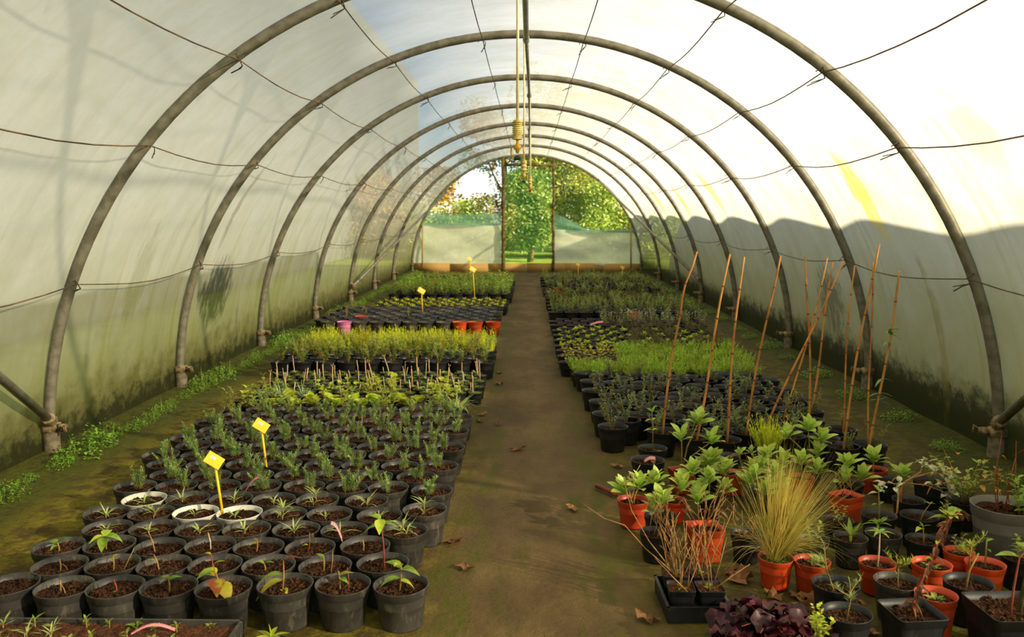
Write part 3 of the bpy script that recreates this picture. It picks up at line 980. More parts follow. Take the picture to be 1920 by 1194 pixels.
# ---- block 1: big black pots with cuttings, measured one by one
A = [(-1.880, 3.009), (-1.663, 2.986), (-1.473, 2.994), (-1.279, 3.002), (-1.069, 2.997), (-0.848, 3.026), (-0.637, 3.037), (-0.415, 3.037)]
B = [(-1.788, 3.186), (-1.581, 3.195), (-1.377, 3.194), (-1.177, 3.203), (-0.964, 3.202), (-0.739, 3.198), (-0.517, 3.231)]
C = [(-1.896, 3.373), (-1.694, 3.399), (-1.474, 3.375), (-1.270, 3.397), (-1.064, 3.384), (-0.844, 3.381), (-0.623, 3.408)]
D = [(-1.798, 3.586), (-1.594, 3.590), (-1.389, 3.584), (-1.177, 3.586), (-0.962, 3.586), (-0.745, 3.580), (-0.486, 3.581)]
Ee = [(-1.897, 3.778), (-1.686, 3.781), (-1.485, 3.790), (-1.279, 3.785), (-1.068, 3.776), (-0.858, 3.781), (-0.622, 3.765), (-0.424, 3.847)]
F = [(-1.804, 3.969), (-1.598, 3.984), (-1.387, 3.984), (-1.176, 3.974), (-0.961, 3.976), (-0.723, 3.966)]
G = [(-1.941, 4.161), (-1.731, 4.174), (-1.516, 4.178), (-1.300, 4.180), (-1.083, 4.182), (-0.862, 4.161), (-0.647, 4.162), (-0.423, 4.125)]
PR, PH = 0.1045, 0.157
POTB, POTW = pot(PR, PH, 'pot'), pot(PR, PH, 'pot_wht')
SOILS = [soil(PR, PH, 0.85, False, 'soil', v) for v in range(4)]
ZS = PH * 0.85
LEAF = {}
def leafme(L, W, mat, droop=0.5, shape=0.75):
    k = (L, W, mat, droop, shape)
    if k not in LEAF:
        b = MB()
        b.leaf((0, 0, 0), (1, 0, 0.35), L, W, droop, 0.3, 6, 0, shape)
        LEAF[k] = b.mesh('leaf', mat)
    return LEAF[k]
def cutting(parent, h, lean, leaves, mat='stem', r=0.0035, z=ZS, off=(0, 0)):
    b = MB()
    L = Vector((lean[0], lean[1], h))
    b.tube([(0, 0, -0.015), L * 0.5 + Vector((0.004, 0, 0)), L], [r, r * 0.85, r * 0.6], 6)
    s = obj('stem', b.mesh('stem', mat), parent, (off[0], off[1], z))
    for (t, az, ln, wd, pit, m) in leaves:
        obj('leaf', leafme(round(ln * LS, 3), round(wd * LS, 3), m), s, L * t, (0, -pit, az))
    return s
big = lambda n, ln, m, t0=0.5: [(t0 + (1 - t0) * k / max(1, n - 1) if n > 1 else 1, k * 2.4 + 0.6, ln, ln * 0.48, 0.3 - 0.25 * k, m) for k in range(n)]
CUT = {
    ('A', 0): [], ('A', 1): [(0.05, (0.006, 0), [], 'stem'), (0.045, (-0.03, 0), [], 'twig')], ('A', 2): [(0.055, (-0.01, 0), [(0.1, 3, 0.02, 0.01, 0, 'green')], 'redstem')],
    ('A', 3): [(0.06, (0.0, 0), [(0.8, 0.3, 0.035, 0.02, 0.3, 'green'), (0.9, 2.6, 0.03, 0.018, 0.2, 'green'), (1, 4.4, 0.025, 0.015, 0.5, 'yellow')], 'stem')],
    ('A', 4): [(0.12, (-0.02, -0.01), [(0.6, 3.3, 0.055, 0.035, 0.2, 'redyel'), (0.5, 5.2, 0.06, 0.042, -0.3, 'redyel'), (0.75, 4.0, 0.05, 0.034, 0.0, 'green'), (0.95, 0.2, 0.035, 0.014, 0.5, 'yellow'), (0.35, 5.8, 0.065, 0.046, -0.5, 'yellow'), (0.65, 2.8, 0.045, 0.028, 0.3, 'yellow')], 'twig')],
    ('A', 5): [(0.12, (0.01, 0), [(0.5, 3.4, 0.07, 0.034, -0.1, 'green'), (0.35, 3.7, 0.085, 0.036, -0.4, 'yellow'), (0.97, 0.2, 0.05, 0.02, 0.3, 'deadfern'), (0.05, 5.6, 0.03, 0.02, 0, 'yellow')], 'twig')],
    ('A', 6): [(0.075, (-0.004, 0), [(0.7, 0.4, 0.04, 0.02, 0.4, 'yellow'), (0.6, -0.3, 0.035, 0.018, 0.0, 'green')], 'stem'), (0.09, (-0.01, 0.01), [], 'redstem')],
    ('A', 7): [(0.10, (0.012, 0), [(0.5, 3.6, 0.06, 0.03, -0.2, 'green'), (0.9, 3.0, 0.055, 0.03, 0.3, 'green'), (0.85, 0.1, 0.055, 0.03, -0.1, 'green'), (0.4, 0.4, 0.045, 0.024, -0.4, 'lime'), (1, 4.6, 0.04, 0.02, 0.5, 'lime')], 'stem')],
    ('B', 0): [(0.05, (0.002, 0), [], 'stem'), (0.03, (-0.02, 0), [], 'twig')], ('B', 1): [(0.06, (0.004, 0), [(0.9, 1, 0.02, 0.012, 0.4, 'yellow'), (0.7, 3, 0.018, 0.012, 0.3, 'yellow')], 'stem'), (0.09, (0.05, 0.02), [], 'stem')],
    ('B', 2): [(0.07, (-0.02, 0), [(0.6, 3.2, 0.02, 0.01, 0.3, 'yellow'), (0.9, 3.8, 0.02, 0.01, 0.6, 'deadfern')], 'twig')], ('B', 3): [(0.07, (0.0, 0), [(0.95, 3, 0.02, 0.012, 0.4, 'yellow')], 'redstem')],
    ('B', 4): [(0.03, (0.0, 0), [(1, 3.2, 0.03, 0.014, 0.3, 'green'), (1, 0.1, 0.03, 0.014, 0.3, 'green')], 'stem')], ('B', 5): [(0.07, (0.004, 0), [(0.8, 3.0, 0.03, 0.014, 0.5, 'green')], 'stem'), (0.09, (0.01, 0.01), [], 'twig')],
    ('B', 6): [(0.20, (-0.015, 0.01), [(0.86, 3.4, 0.055, 0.03, -0.2, 'green'), (0.9, 0.4, 0.05, 0.028, -0.1, 'green'), (1, 3.0, 0.05, 0.026, 0.2, 'green'), (1, 5.0, 0.05, 0.03, -0.5, 'lime')], 'redstem')],
    ('C', 0): [(0.04, (0.0, 0), [(0.9, 2.9, 0.045, 0.026, 0.1, 'green'), (1, 0.4, 0.04, 0.026, 0.4, 'darkg'), (0.7, 4.4, 0.03, 0.018, 0, 'green')], 'stem')],
    ('C', 1): [(0.06, (0.0, 0), [(0.8, 3.4, 0.06, 0.034, -0.4, 'green'), (1, 0.2, 0.055, 0.032, -0.2, 'green'), (0.9, 5.0, 0.05, 0.032, -0.5, 'green'), (1, 1.8, 0.05, 0.03, 0.2, 'lime'), (1, 4.2, 0.05, 0.024, 0.0, 'lime')], 'stem')],
    ('C', 2): [(0.09, (-0.03, 0), [(0.7, 3.2, 0.025, 0.012, 0.4, 'deadfern')], 'twig')], ('C', 3): [(0.08, (-0.008, 0), [], 'stick')], ('C', 4): [(0.05, (0.01, 0), [(0.8, 3.4, 0.03, 0.02, -0.3, 'yellow'), (1, 2.6, 0.025, 0.012, 0.3, 'deadfern')], 'twig')],
    ('C', 5): [(0.09, (0.012, 0), [(0.4, 3.2, 0.02, 0.01, 0.2, 'yellow')], 'redstem')], ('C', 6): [(0.05, (0.0, 0), [], 'stem')],
}
LS = 1.0
CDESC = {('A', 0): 'bare compost', ('A', 4): 'a leaning cutting, big blushed leaves', ('A', 5): 'a twig carrying yellowing leaves', ('A', 7): 'a green five-leaved cutting', ('B', 6): 'a tall thin leafy twig', ('C', 1): 'drooping dark green leaves', ('C', 0): 'three round green leaves'}
rowname = {'A': 'front', 'B': 'second', 'C': 'third', 'D': 'fourth', 'E': 'fifth', 'F': 'sixth', 'G': 'seventh'}
for key, row in (('A', A), ('B', B), ('C', C), ('D', D), ('E', Ee), ('F', F)):
    n = len(row)
    for i, (x, y) in enumerate(row):
        white = (key, i) in (('E', 2), ('E', 3), ('F', 0))
        what = CDESC.get((key, i), 'a short woody cutting' if key in 'ABC' else 'a slender-leaved seedling')
        lb = '%s pot with %s, %s from path, %s row' % ('white' if white else 'black', what, ORD[n - 1 - i], rowname[key])
        t = thing('potted_cutting', lb, 'potted plant', (x, y, 0), RND.uniform(-.3, .3), 'pots of cuttings at the front', (RND.uniform(-.015, .015), RND.uniform(-.015, .015), RND.uniform(-.3, .3)))
        obj('pot', POTW if white else POTB, t)
        obj('soil', RND.choice(SOILS), t, (0, 0, 0), (0, 0, RND.uniform(0, 6)))
        LS = 1.45
        if key in 'ABC':
            for j, (h, lean, lv, m) in enumerate(CUT[(key, i)]):
                cutting(t, h, lean, lv, m, 0.0035 if j == 0 else 0.002, ZS, (RND.uniform(-.015, .015) + 0.03 * j, -0.01))
        else:
            obj('sprout', RND.choice(LAV), t, (RND.uniform(-.02, .02), RND.uniform(-.03, 0.0), ZS), (0, 0, RND.uniform(0, 6.28)), RND.uniform(1.0, 1.6))
            if (key, i) in (('D', 6), ('E', 7), ('F', 4), ('E', 4)):
                obj('sprout', LAV[4], t, (0, -0.01, ZS + 0.03), (0.1, 0, RND.uniform(0, 6.28)), 1.3)

LS = 1.0
# ---- block 2: rosemary
rose = [(0, len(G) - 1 - i, x, y) for i, (x, y) in enumerate(G)]
xs_off = [0.0, 0.105]
nr = 10
for r in range(1, nr):
    left = -2.0 - 0.012 * r + (0.02 * (r - 5) if r > 5 else 0)
    c = 0
    x = -0.426 - (0.11 if r % 2 else 0.0)
    while x > left - 0.02:
        rose.append((r, c, x + RND.uniform(-.008, .008), 4.165 + 0.190 * r + RND.uniform(-.012, .012)))
        x -= 0.2165
        c += 1
for r, c, x, y in rose:
    lb = 'black pot with small rosemary plant, %s from path in %s rosemary row' % (ORD[c], ORD[r])
    t = thing('potted_rosemary', lb, 'potted plant', (x, y, 0), 0, 'rosemary pots beside the path', (RND.uniform(-.02, .02), RND.uniform(-.02, .02), RND.uniform(0, 6.28)))
    obj('pot', POTB, t)
    obj('soil', RND.choice(SOILS), t)
    cx, cy = RND.uniform(-.025, .025), RND.uniform(-.025, .025)
    for k in range(RND.choice((5, 6, 7, 8, 9))):
        a = k * 2.3 + RND.random()
        d = RND.uniform(.004, .028)
        obj('sprig', RND.choice(ROSE), t, (cx + d * cos(a), cy + d * sin(a), ZS - 0.004), (RND.uniform(-.25, .25), RND.uniform(-.25, .25), RND.uniform(0, 6.28)), RND.uniform(.68, 1.02))

# ---- block 3: mixed herbs and lettuces
PS = pot_mesh('small_pot', 0.072, 0.11, 'pot_blk', 16, 'soil_red', 0.9)
PSM = pot_mesh('small_moss_pot', 0.060, 0.10, 'pot_blk', 14, 'moss', 0.95)
PM = pot_mesh('medium_pot', 0.100, 0.155, 'pot_blk', 18, 'soil', 0.84)
PMG = pot_mesh('medium_grey_pot', 0.100, 0.155, 'pot', 18, 'soil', 0.84)
PO = pot_mesh('orange_pot', 0.100, 0.155, 'pot_org', 18, 'soil_red', 0.9)
PK = pot_mesh('pink_pot', 0.100, 0.155, 'pot_pnk', 18, 'soil_red', 0.9)
PB9 = pot_mesh('bed_pot', 0.088, 0.13, 'pot_blk', 16, 'soil', 0.9)
kinds3 = {'lettuce': 'black pot of frilly yellow-green leaves', 'limeherb': 'black pot with a small lime-leaved herb', 'blue': 'black pot with a tuft of bluish narrow leaves',
          'herb': 'black pot with an upright green herb', 'grass': 'black pot with a large spiky grass tuft', None: 'small black pot of bare reddish compost', 'sprout': 'small black pot with one green sprout'}
def pick3(r, c, x, y):
    if r == 0:
        k = 'grass' if c in (0,) else ('herb' if c > 7 else RND.choice(('herb', 'limeherb', None, 'herb')))
    elif r in (1, 2):
        k = 'lettuce' if 2 <= c <= 8 else RND.choice(('limeherb', 'herb', 'sprout', None))
    elif r in (3, 4):
        k = 'blue' if c > 6 else ('limeherb' if c in (3, 4, 5, 6) else RND.choice(('sprout', 'limeherb', None)))
    else:
        k = RND.choice(('limeherb', 'sprout', 'herb', None))
    return (k, kinds3[k], None)
rows_of(hexblock(-0.46, -1, 1.9, 6.08, 4, 0.165, 0.15, 0.012), 'potted_herb', '', 'herb', 'potted plant', 'herbs and lettuces behind the rosemary', PS, 0.098, pick3, (1.15, 1.6))

# ---- block 4: mossy pots with pale cuttings
stick_b = [MB() for _ in range(4)]
STK = []
for i, b in enumerate(stick_b):
    h = 0.07 + 0.025 * i
    b.tube([(0, 0, -.02), (0.003, 0.002, h * .5), (0.004 * i, 0, h)], [0.0042, 0.004, 0.0036], 6)
    if i == 3:
        b.tube([(0.012, 0, h), (0.02, 0, h + 0.025)], 0.002, 5)
        b.tube([(0.012, 0, h), (0.0, 0, h + 0.02)], 0.002, 5)
    STK.append(b.mesh('cutting_stick', 'stick'))
for r, c, x, y in hexblock(-0.36, -1, 1.98, 6.72, 8, 0.135, 0.122, 0.01):
    if c >= len(ORD):
        continue
    t = small_plant('potted_stick_cutting', 'mossy black pot with pale bare cutting, %s from path in %s stick row' % (ORD[c], ORD[r]), 'potted plant', 'mossy pots with pale stick cuttings', (x, y, 0), PSM, RND.choice(V['mossy']), RND.uniform(.9, 1.5), 0.095)
    if RND.random() < 0.72:
        obj('cutting', RND.choice(STK), t, (RND.uniform(-.02, .02), RND.uniform(-.02, .02), 0.095), (RND.uniform(-.2, .2), RND.uniform(-.2, .2), RND.uniform(0, 6)), RND.uniform(.8, 1.25))
    else:
        t['label'] = 'mossy black pot without a stick, %s from path in %s stick row' % (ORD[c], ORD[r])

# ---- block 5/6: bushes, feathery seedlings
rows_of(hexblock(-0.36, -1, 2.2, 7.85, 4, 0.212, 0.2), 'potted_shrub', 'black pot with a bushy green shrub', 'shrub', 'potted plant', 'bushy shrubs behind the stick cuttings', PM, 0.128, lambda r, c, x, y: 'bush', (0.9, 1.35))
rows_of(hexblock(-0.36, -1, 2.15, 8.66, 4, 0.182, 0.175), 'potted_feathery_seedling', 'black pot of feathery yellow-green shoots', 'feathery', 'potted plant', 'feathery yellow-green seedlings', PB9, 0.11, lambda r, c, x, y: 'feather', (0.95, 1.3))
# ---- block 7: row with pink and orange pots, then bare black pots
def pick7(r, c, x, y):
    if r == 0:
        if c in (0, 1, 2):
            return ('sprout', 'orange pot with a small seedling', PO)
        if c == 9:
            return (None, 'bright pink pot with compost', PK)
    if r == 3 and c == 8:
        return (None, 'orange pot among black ones', PO)
    if r <= 2:
        return (RND.choice(('sprout', 'sprout', 'mossy', None)), None, PMG if r == 0 else None)
    return (RND.choice((None, None, 'twiggy', None, 'mossy')), None, RND.choice((PM, PMG)))
rows_of(hexblock(-0.40, -1, 2.28, 10.75, 10, 0.21, 0.195, 0.012, 0, 11), 'potted_seedling', 'black pot with dark compost', 'dark pot', 'potted plant', 'dark pots behind the feathery seedlings', PM, 0.13, pick7, (0.8, 1.2))
rows_of(hexblock(-0.34, -1, 2.2, 12.8, 6, 0.19, 0.21), 'potted_yellow_herb', 'black pot of low yellowish leaves', 'yellowish', 'potted plant', 'low yellowish plants far along the path', PB9, 0.11, lambda r, c, x, y: 'lowyel', (0.9, 1.3))
rows_of(hexblock(-0.30, -1, 2.35, 14.5, 11, 0.215, 0.27), 'potted_leafy_plant', 'black pot with a leafy green plant', 'leafy', 'potted plant', 'leafy green plants near the far end', PM, 0.128, lambda r, c, x, y: 'leafy', (0.9, 1.3))
rows_of(hexblock(-0.42, -1, 2.2, 18.2, 3, 0.23, 0.25), 'potted_compost', 'bare black pot of compost', 'rearmost', 'plant pot', 'bare pots before the end wall', PM, 0.128, lambda r, c, x, y: None)

# ---- right side, block of big dark pots (some hold canes)
PR1 = pot_mesh('dark_pot', 0.100, 0.158, 'pot_blk', 20, 'soil', 0.8)
def pickr1(r, c, x, y):
    if r <= 2:
        return ('dbush', 'dark pot with a small leafy shrub', None)
    k = RND.choice(('twiggy', 'twiggy', 'sprout', 'twiggy', 'mossy', 'dbush'))
    return (k, {'dbush': 'dark pot with a leafy shrub', None: 'dark pot of bare compost'}.get(k, 'dark pot with a small twiggy seedling'), None)
R1c = hexblock(0.62, 1, 1.85, 5.42, 15, 0.212, 0.188, 0.012, -0.19)
R1c = [(r, c, x - 0.006 * r, y) for r, c, x, y in R1c if y < 7.3]
rows_of(R1c, 'potted_young_shrub', '', 'dark pot', 'potted plant', 'dark pots across the path', PR1, 0.125, pickr1, (0.8, 1.3))
def pickr2(r, c, x, y):
    return 'conifer'
rows_of(hexblock(0.50, 1, 1.85, 7.48, 3, 0.155, 0.145), 'potted_conifer', 'black pot with a fluffy lime conifer', 'fluffy conifer', 'potted plant', 'fluffy lime conifers across the path', PS, 0.10, pickr2, (0.8, 1.2))
def pickr3(r, c, x, y):
    if c < 3:
        return ('yelleaf', 'black pot with a yellow-leaved plant', None)
    return ('conifer', None, None)
rows_of(hexblock(0.44, 1, 1.95, 7.98, 5, 0.185, 0.175), 'potted_green_fluff', 'black pot with a bright green fluffy plant', 'green fluff', 'potted plant', 'bright fluffy plants across the path', PB9, 0.115, pickr3, (0.85, 1.2))
rows_of(hexblock(0.42, 1, 2.0, 8.98, 8, 0.195, 0.2), 'potted_lime_rosette', 'black pot with a lime-green rosette', 'rosette', 'potted plant', 'lime rosettes across the path', PB9, 0.115,
        lambda r, c, x, y: 'limeros' if (c < 4 or RND.random() < .55) else ('heather', 'black pot of low brown heather', None), (0.8, 1.2))
rows_of(hexblock(0.42, 1, 2.1, 10.65, 4, 0.2, 0.2), 'potted_sage', 'black pot with a grey-green sage', 'sage', 'potted plant', 'sage plants across the path', PB9, 0.115,
        lambda r, c, x, y: 'sage' if c > 2 else (None, 'black pot of dark bare compost', None), (0.8, 1.2))
rows_of(hexblock(0.44, 1, 2.2, 11.85, 6, 0.215, 0.22), 'potted_upright_herb', 'black pot with an upright green herb', 'upright herb', 'potted plant', 'upright herbs across the path', PM, 0.128,
        lambda r, c, x, y: ('sprout', 'orange pot with a green sprout', PO) if (r, c) == (0, 5) else 'upg', (0.8, 1.2))
rows_of(hexblock(0.42, 1, 2.1, 13.45, 7, 0.21, 0.26), 'potted_heather', 'black pot of brownish heather', 'heather', 'potted plant', 'brownish heathers far across the path', PB9, 0.11,
        lambda r, c, x, y: RND.choice(('heather', 'heather', 'bush')), (0.9, 1.4))
rows_of(hexblock(0.40, 1, 2.2, 15.7, 9, 0.22, 0.33), 'potted_mixed_plant', 'black pot with a loose green plant', 'farthest', 'potted plant', 'mixed plants near the far end across the path', PM, 0.128,
        lambda r, c, x, y: ('bush', 'orange pot with a loose green plant', PO) if (r, c) == (0, 1) else RND.choice(('upg', 'bush', 'herb', 'twiggy')), (0.8, 1.3))

# ------------------------------------------------------------------ bamboo canes
CANES = [((0.912, 5.325), (1.109, 1.292)), ((1.088, 5.183), (1.293, 1.283)), ((1.265, 5.123), (1.349, 1.270)), ((1.435, 5.308), (1.595, 1.270)), ((1.633, 5.550), (2.097, 1.221)),
         ((1.794, 5.702), (2.040, 1.237)), ((1.943, 5.629), (1.886, 1.251)), ((2.029, 5.897), (2.171, 1.190)), ((2.068, 5.388), (2.109, 1.204)), ((1.931, 4.990), (2.098, 1.355)), ((2.110, 5.030), (2.064, 1.248)), ((2.096, 4.994), (2.196, 1.206))]
USED = []
CL = ['crooked bamboo cane with a kinked top, nearest the path', 'straight leaning bamboo cane, second from the path', 'nearly upright bamboo cane, third from the path', 'leaning bamboo cane, fourth from the path',
      'strongly slanted bamboo cane crossing its neighbours', 'thin grey bamboo cane crossing behind the slanted one', 'upright thick bamboo cane crossing the slanted one', 'leaning bamboo cane starting beside the upright thick one',
      'thin grey cane before the wall hoop', 'tallest bamboo cane, leaning in front of the shadowed wall', 'thin upright cane behind the tallest one', 'leaning bamboo cane nearest the shadowed wall']
for i, ((bx, by), (tx, tz)) in enumerate(CANES):
    p, q = Vector((bx, by, 0.10)), Vector((tx, by + RND.uniform(-.03, .06), tz))
    t = thing('bamboo_cane', CL[i], 'cane', (0, 0, 0), 0, 'bamboo canes standing in the dark pots')
    n = 12
    pts, rr = [], []
    r0 = 0.0078 if i not in (5, 8, 10) else 0.006
    for k in range(n + 1):
        u = k / n
        m = p.lerp(q, u)
        if i == 0:
            m += Vector((-0.035 * sin(pi * u) - (0.03 * max(0, .8 - abs(u - .8) * 6)), 0, 0))
        else:
            m += Vector((0.012 * sin(pi * u * 1.5 + i), 0, 0))
        pts.append(m)
        rr.append(r0 * (1.1 - 0.35 * u))
    b = MB()
    b.tube(pts, rr, 8)
    obj('stalk', b.mesh('stalk', 'cane'), t)
    for k in (2, 4, 6, 8, 10):
        d = (pts[k + 1] - pts[k - 1]).normalized()
        b = MB()
        b.lathe([(rr[k] * 1.02, -0.006), (rr[k] * 1.28, 0.0), (rr[k] * 1.02, 0.006)], 8)
        obj('joint', b.mesh('joint', 'node'), t, pts[k], d.to_track_quat('Z', 'Y').to_euler())
    if i == 11:
        b = MB()
        q_ = random.Random(5)
        for k in range(20):
            u = q_.choice((.3, .34, .42, .62, .66, .68))
            b.leaf(p.lerp(q, u), (q_.gauss(0, 1), -0.3, q_.uniform(-.2, .8)), 0.07, 0.02, 0.3, 0.3, 4)
        obj('foliage', b.mesh('cane_leaves', 'darkg'), t)
    if any((bx - a) ** 2 + (by - b_) ** 2 < 0.15 ** 2 for a, b_ in USED):
        continue
    USED.append((bx, by))
    PRc = thing('cane_pot', 'dark pot at the foot of the %s' % CL[i].split(',')[0].replace('bamboo ', ''), 'plant pot', (bx, by, 0), RND.uniform(0, 6), 'pots holding the canes', None, 1.0, None)
    obj('pot', pot(0.1, 0.158, 'pot_blk'), PRc)
    obj('soil', soil(0.1, 0.158, 0.8), PRc)
    obj('foliage', RND.choice(V['dbush']), PRc, (0.03, 0.02, 0.126), (0, 0, RND.uniform(0, 6)), RND.uniform(.8, 1.2))
CPOTS = [c[0] for c in CANES]
for o in [o for o in COL.objects if o.name.startswith('potted_young_shrub')]:
    if any((o.location.x - a) ** 2 + (o.location.y - b_) ** 2 < 0.165 ** 2 for a, b_ in CPOTS):
        for c in list(o.children):
            bpy.data.objects.remove(c)
        bpy.data.objects.remove(o)

# ------------------------------------------------------------------ the assorted front pots on the right
def apot(name, label, x, y, r, mat, square=False, h=None, level=0.82, rotz=None, tilt=(0, 0), smat='soil', cat='potted plant'):
    h = h or 1.7 * r
    t = thing(name, label, cat, (x, y, 0), 0, 'assorted pots across from the cuttings', (tilt[0], tilt[1], RND.uniform(0, 6.28) if rotz is None else rotz))
    obj('pot', pot(r, h, mat, square, 28), t)
    obj('soil', soil(r, h, level, square, smat, int(x * 10) % 3), t)
    return t, h * level
def rhodo(t, z, spec, seed, mat='rhodo', ln=0.1):
    r = random.Random(seed)
    inv = Matrix.Rotation(-t.rotation_euler.z, 3, 'Z')
    for (dx, dy, h, n) in spec:
        n = int(n * 1.5)
        tip = inv @ Vector((dx, dy, h))
        b = MB()
        b.tube([(0, 0, -0.01), (tip.x * .3, tip.y * .3, h * .5), tip], [0.005, 0.004, 0.003], 6)
        s = obj('branch', b.mesh('branch', 'stem'), t, (0, 0, z))
        for k in range(n):
            a = k * 2.4 + r.uniform(-.3, .3)
            l = ln * r.choice((0.75, 0.9, 1.0, 1.1))
            obj('leaf', leafme(round(l, 3), round(l * 0.42, 3), mat, 0.3, 1.5), s, tip - Vector((0, 0, 0.022 * k / n)), (r.uniform(-.4, .4), -(1.15 - 1.0 * k / n) * r.uniform(.8, 1.1), a))
def twigs(t, z, n, L, seed, mat='twig', spread=0.5, long_=(), leaves=0):
    r = random.Random(seed)
    inv = Matrix.Rotation(-t.rotation_euler.z, 3, 'Z')
    for k in range(n):
        a = r.uniform(0, 2 * pi)
        d = Vector((cos(a) * spread * r.uniform(.2, 1), sin(a) * spread * r.uniform(.2, 1), 1)).normalized()
        l = L * r.uniform(.5, 1.1)
        b = MB()
        p = Vector((r.uniform(-.03, .03), r.uniform(-.03, .03), 0))
        m = p + d * l * .55 + Vector((r.uniform(-.02, .02), r.uniform(-.02, .02), 0))
        e = p + d * l
        b.tube([p, m, e], [0.0026, 0.002, 0.0013], 5)
        for j in range(2):
            s0 = p.lerp(e, r.uniform(.35, .8))
            b.tube([s0, s0 + Vector((r.uniform(-.05, .05), r.uniform(-.05, .05), r.uniform(.03, .09)))], [0.0014, 0.001], 4)
        obj('twig', b.mesh('twig', mat), t, (0, 0, z))
    for pts in long_:
        b = MB()
        b.tube([inv @ Vector(q) for q in pts], [0.003 - 0.0018 * i / (len(pts) - 1) for i in range(len(pts))], 5)
        obj('twig', b.mesh('twig', mat), t, (0, 0, z))
    if leaves:
        b = MB()
        for k in range(leaves):
            a = r.uniform(0, 2 * pi)
            d = r.uniform(.2, .8) * L
            b.leaf((d * spread * cos(a), d * spread * sin(a), d), (r.gauss(0, 1), r.gauss(0, 1), r.gauss(0, .5)), 0.03, 0.018, 0.5, 0.6, 3)
        obj('foliage', b.mesh('dry_leaves', 'dryleaf'), t, (0, 0, z))

t, z = apot('potted_seedling', 'black pot with a thin two-tiered seedling, behind the pot of dead leaves', 0.798, 4.952, 0.087, 'pot_blk')
cutting(t, 0.24, (-0.01, 0), [(0.55, 3.1, 0.06, 0.022, 0.2, 'lime'), (0.55, 0.1, 0.05, 0.022, 0.2, 'lime'), (0.8, 3.3, 0.06, 0.022, 0.2, 'lime'), (0.8, 0.5, 0.05, 0.02, 0.3, 'lime'), (1, 1.8, 0.06, 0.022, 0.5, 'green'), (1, 0.4, 0.06, 0.02, 0.9, 'green')], 'stem', 0.003, z)
obj('foliage', V['mossy'][0], t, (0.03, 0, z))
t, z = apot('potted_dead_leaf', 'wide black pot with a fallen brown leaf lying on the soil', 0.728, 4.66, 0.095, 'pot_blk')
obj('dead_leaf', leafme(0.09, 0.03, 'deadfern', 0.1), t, (-0.03, -0.03, z + 0.012))
t, z = apot('potted_evergreen', 'square orange pot with a tall branching glossy evergreen', 0.905, 4.585, 0.068, 'pot_org', True, 0.13, rotz=0.25)
rhodo(t, z, [(0.08, -0.03, 0.30, 10), (0.15, -0.06, 0.20, 9), (-0.02, -0.08, 0.22, 5), (0.12, -0.16, 0.12, 10), (0.19, -0.2, 0.07, 9)], 31)
t, z = apot('potted_evergreen', 'round red pot with two low glossy whorls, nearest the path', 0.575, 4.072, 0.078, 'pot_red')
rhodo(t, z, [(-0.05, 0, 0.07, 9), (0.03, 0.01, 0.09, 10)], 32)
twigs(t, z, 2, 0.15, 5, 'stick', 0.15)
t, z = apot('potted_evergreen', 'red pot with light green whorls, beside the one nearest the path', 0.79, 4.14, 0.064, 'pot_red')
rhodo(t, z, [(-0.10, -0.02, 0.12, 10), (0.02, -0.06, 0.10, 10), (0.09, 0, 0.16, 9), (0.10, -0.1, 0.05, 8)], 33)
t, z = apot('potted_evergreen', 'black pot with pale whorls and bare shoots in front of the red pots', 0.678, 3.869, 0.076, 'pot_blk')
rhodo(t, z, [(0.0, -0.03, 0.10, 9), (-0.03, -0.02, 0.05, 6)], 34)
twigs(t, z, 4, 0.16, 6, 'twig', 0.4)
t, z = apot('potted_twigs', 'black pot of bare brown shoots behind the black tray', 0.628, 3.66, 0.074, 'pot_blk')
twigs(t, z, 7, 0.2, 7, 'twig', 0.5)
t, z = apot('potted_twigs', 'tapered square terracotta pot full of dry stems', 0.845, 3.67, 0.082, 'pot_org', True, 0.15, rotz=0.1)
twigs(t, z, 10, 0.22, 8, 'twig', 0.8, (), 14)
t, z = apot('potted_evergreen', 'black pot with a single glossy whorl, between two orange pots', 1.045, 4.597, 0.068, 'pot_blk')
rhodo(t, z, [(0.0, -0.02, 0.05, 10)], 36)
t, z = apot('potted_evergreen', 'black pot with sparse whorls in front of the bamboo canes', 1.204, 4.823, 0.082, 'pot_blk')
rhodo(t, z, [(0.06, -0.05, 0.06, 5), (0.13, -0.05, 0.06, 4)], 37, 'rhodo', 0.055)
obj('foliage', V['mossy'][1], t, (0, 0, z), (0, 0, 0), 1.6)
t, z = apot('potted_evergreen', 'round orange pot with leafy whorls spilling towards the grass', 1.18, 4.572, 0.070, 'pot_org')
rhodo(t, z, [(0.10, -0.08, 0.05, 10), (0.15, -0.03, 0.06, 9), (0.06, -0.14, 0.0, 8), (0.20, -0.16, -0.02, 9), (0.16, -0.24, -0.06, 9)], 38)
for (x, y, lb, sd) in ((1.379, 4.617, 'orange pot half hidden behind the ornamental grass plume', 39), (1.535, 4.50, 'orange pot hidden beside the grass plume, with pale whorls', 40)):
    t, z = apot('potted_evergreen', lb, x, y, 0.070, 'pot_org')
    rhodo(t, z, [(0.0, 0, 0.10, 9), (0.08, -0.02, 0.06, 8)], sd)
t, z = apot('potted_evergreen', 'black pot with crowded pale whorls, between the grass plume and orange pot', 1.26, 4.28, 0.068, 'pot_blk')
rhodo(t, z, [(-0.05, 0, 0.09, 9), (0.06, -0.03, 0.12, 9), (0.0, -0.08, 0.04, 9), (0.1, 0.03, 0.05, 7)], 51, 'rhodo', 0.085)
t, z = apot('potted_evergreen', 'small black pot with bright whorls behind the dry stems', 0.98, 4.22, 0.06, 'pot_blk')
rhodo(t, z, [(0.0, 0, 0.10, 9), (-0.06, -0.04, 0.05, 8), (0.07, -0.03, 0.06, 8)], 52, 'rhodo', 0.085)
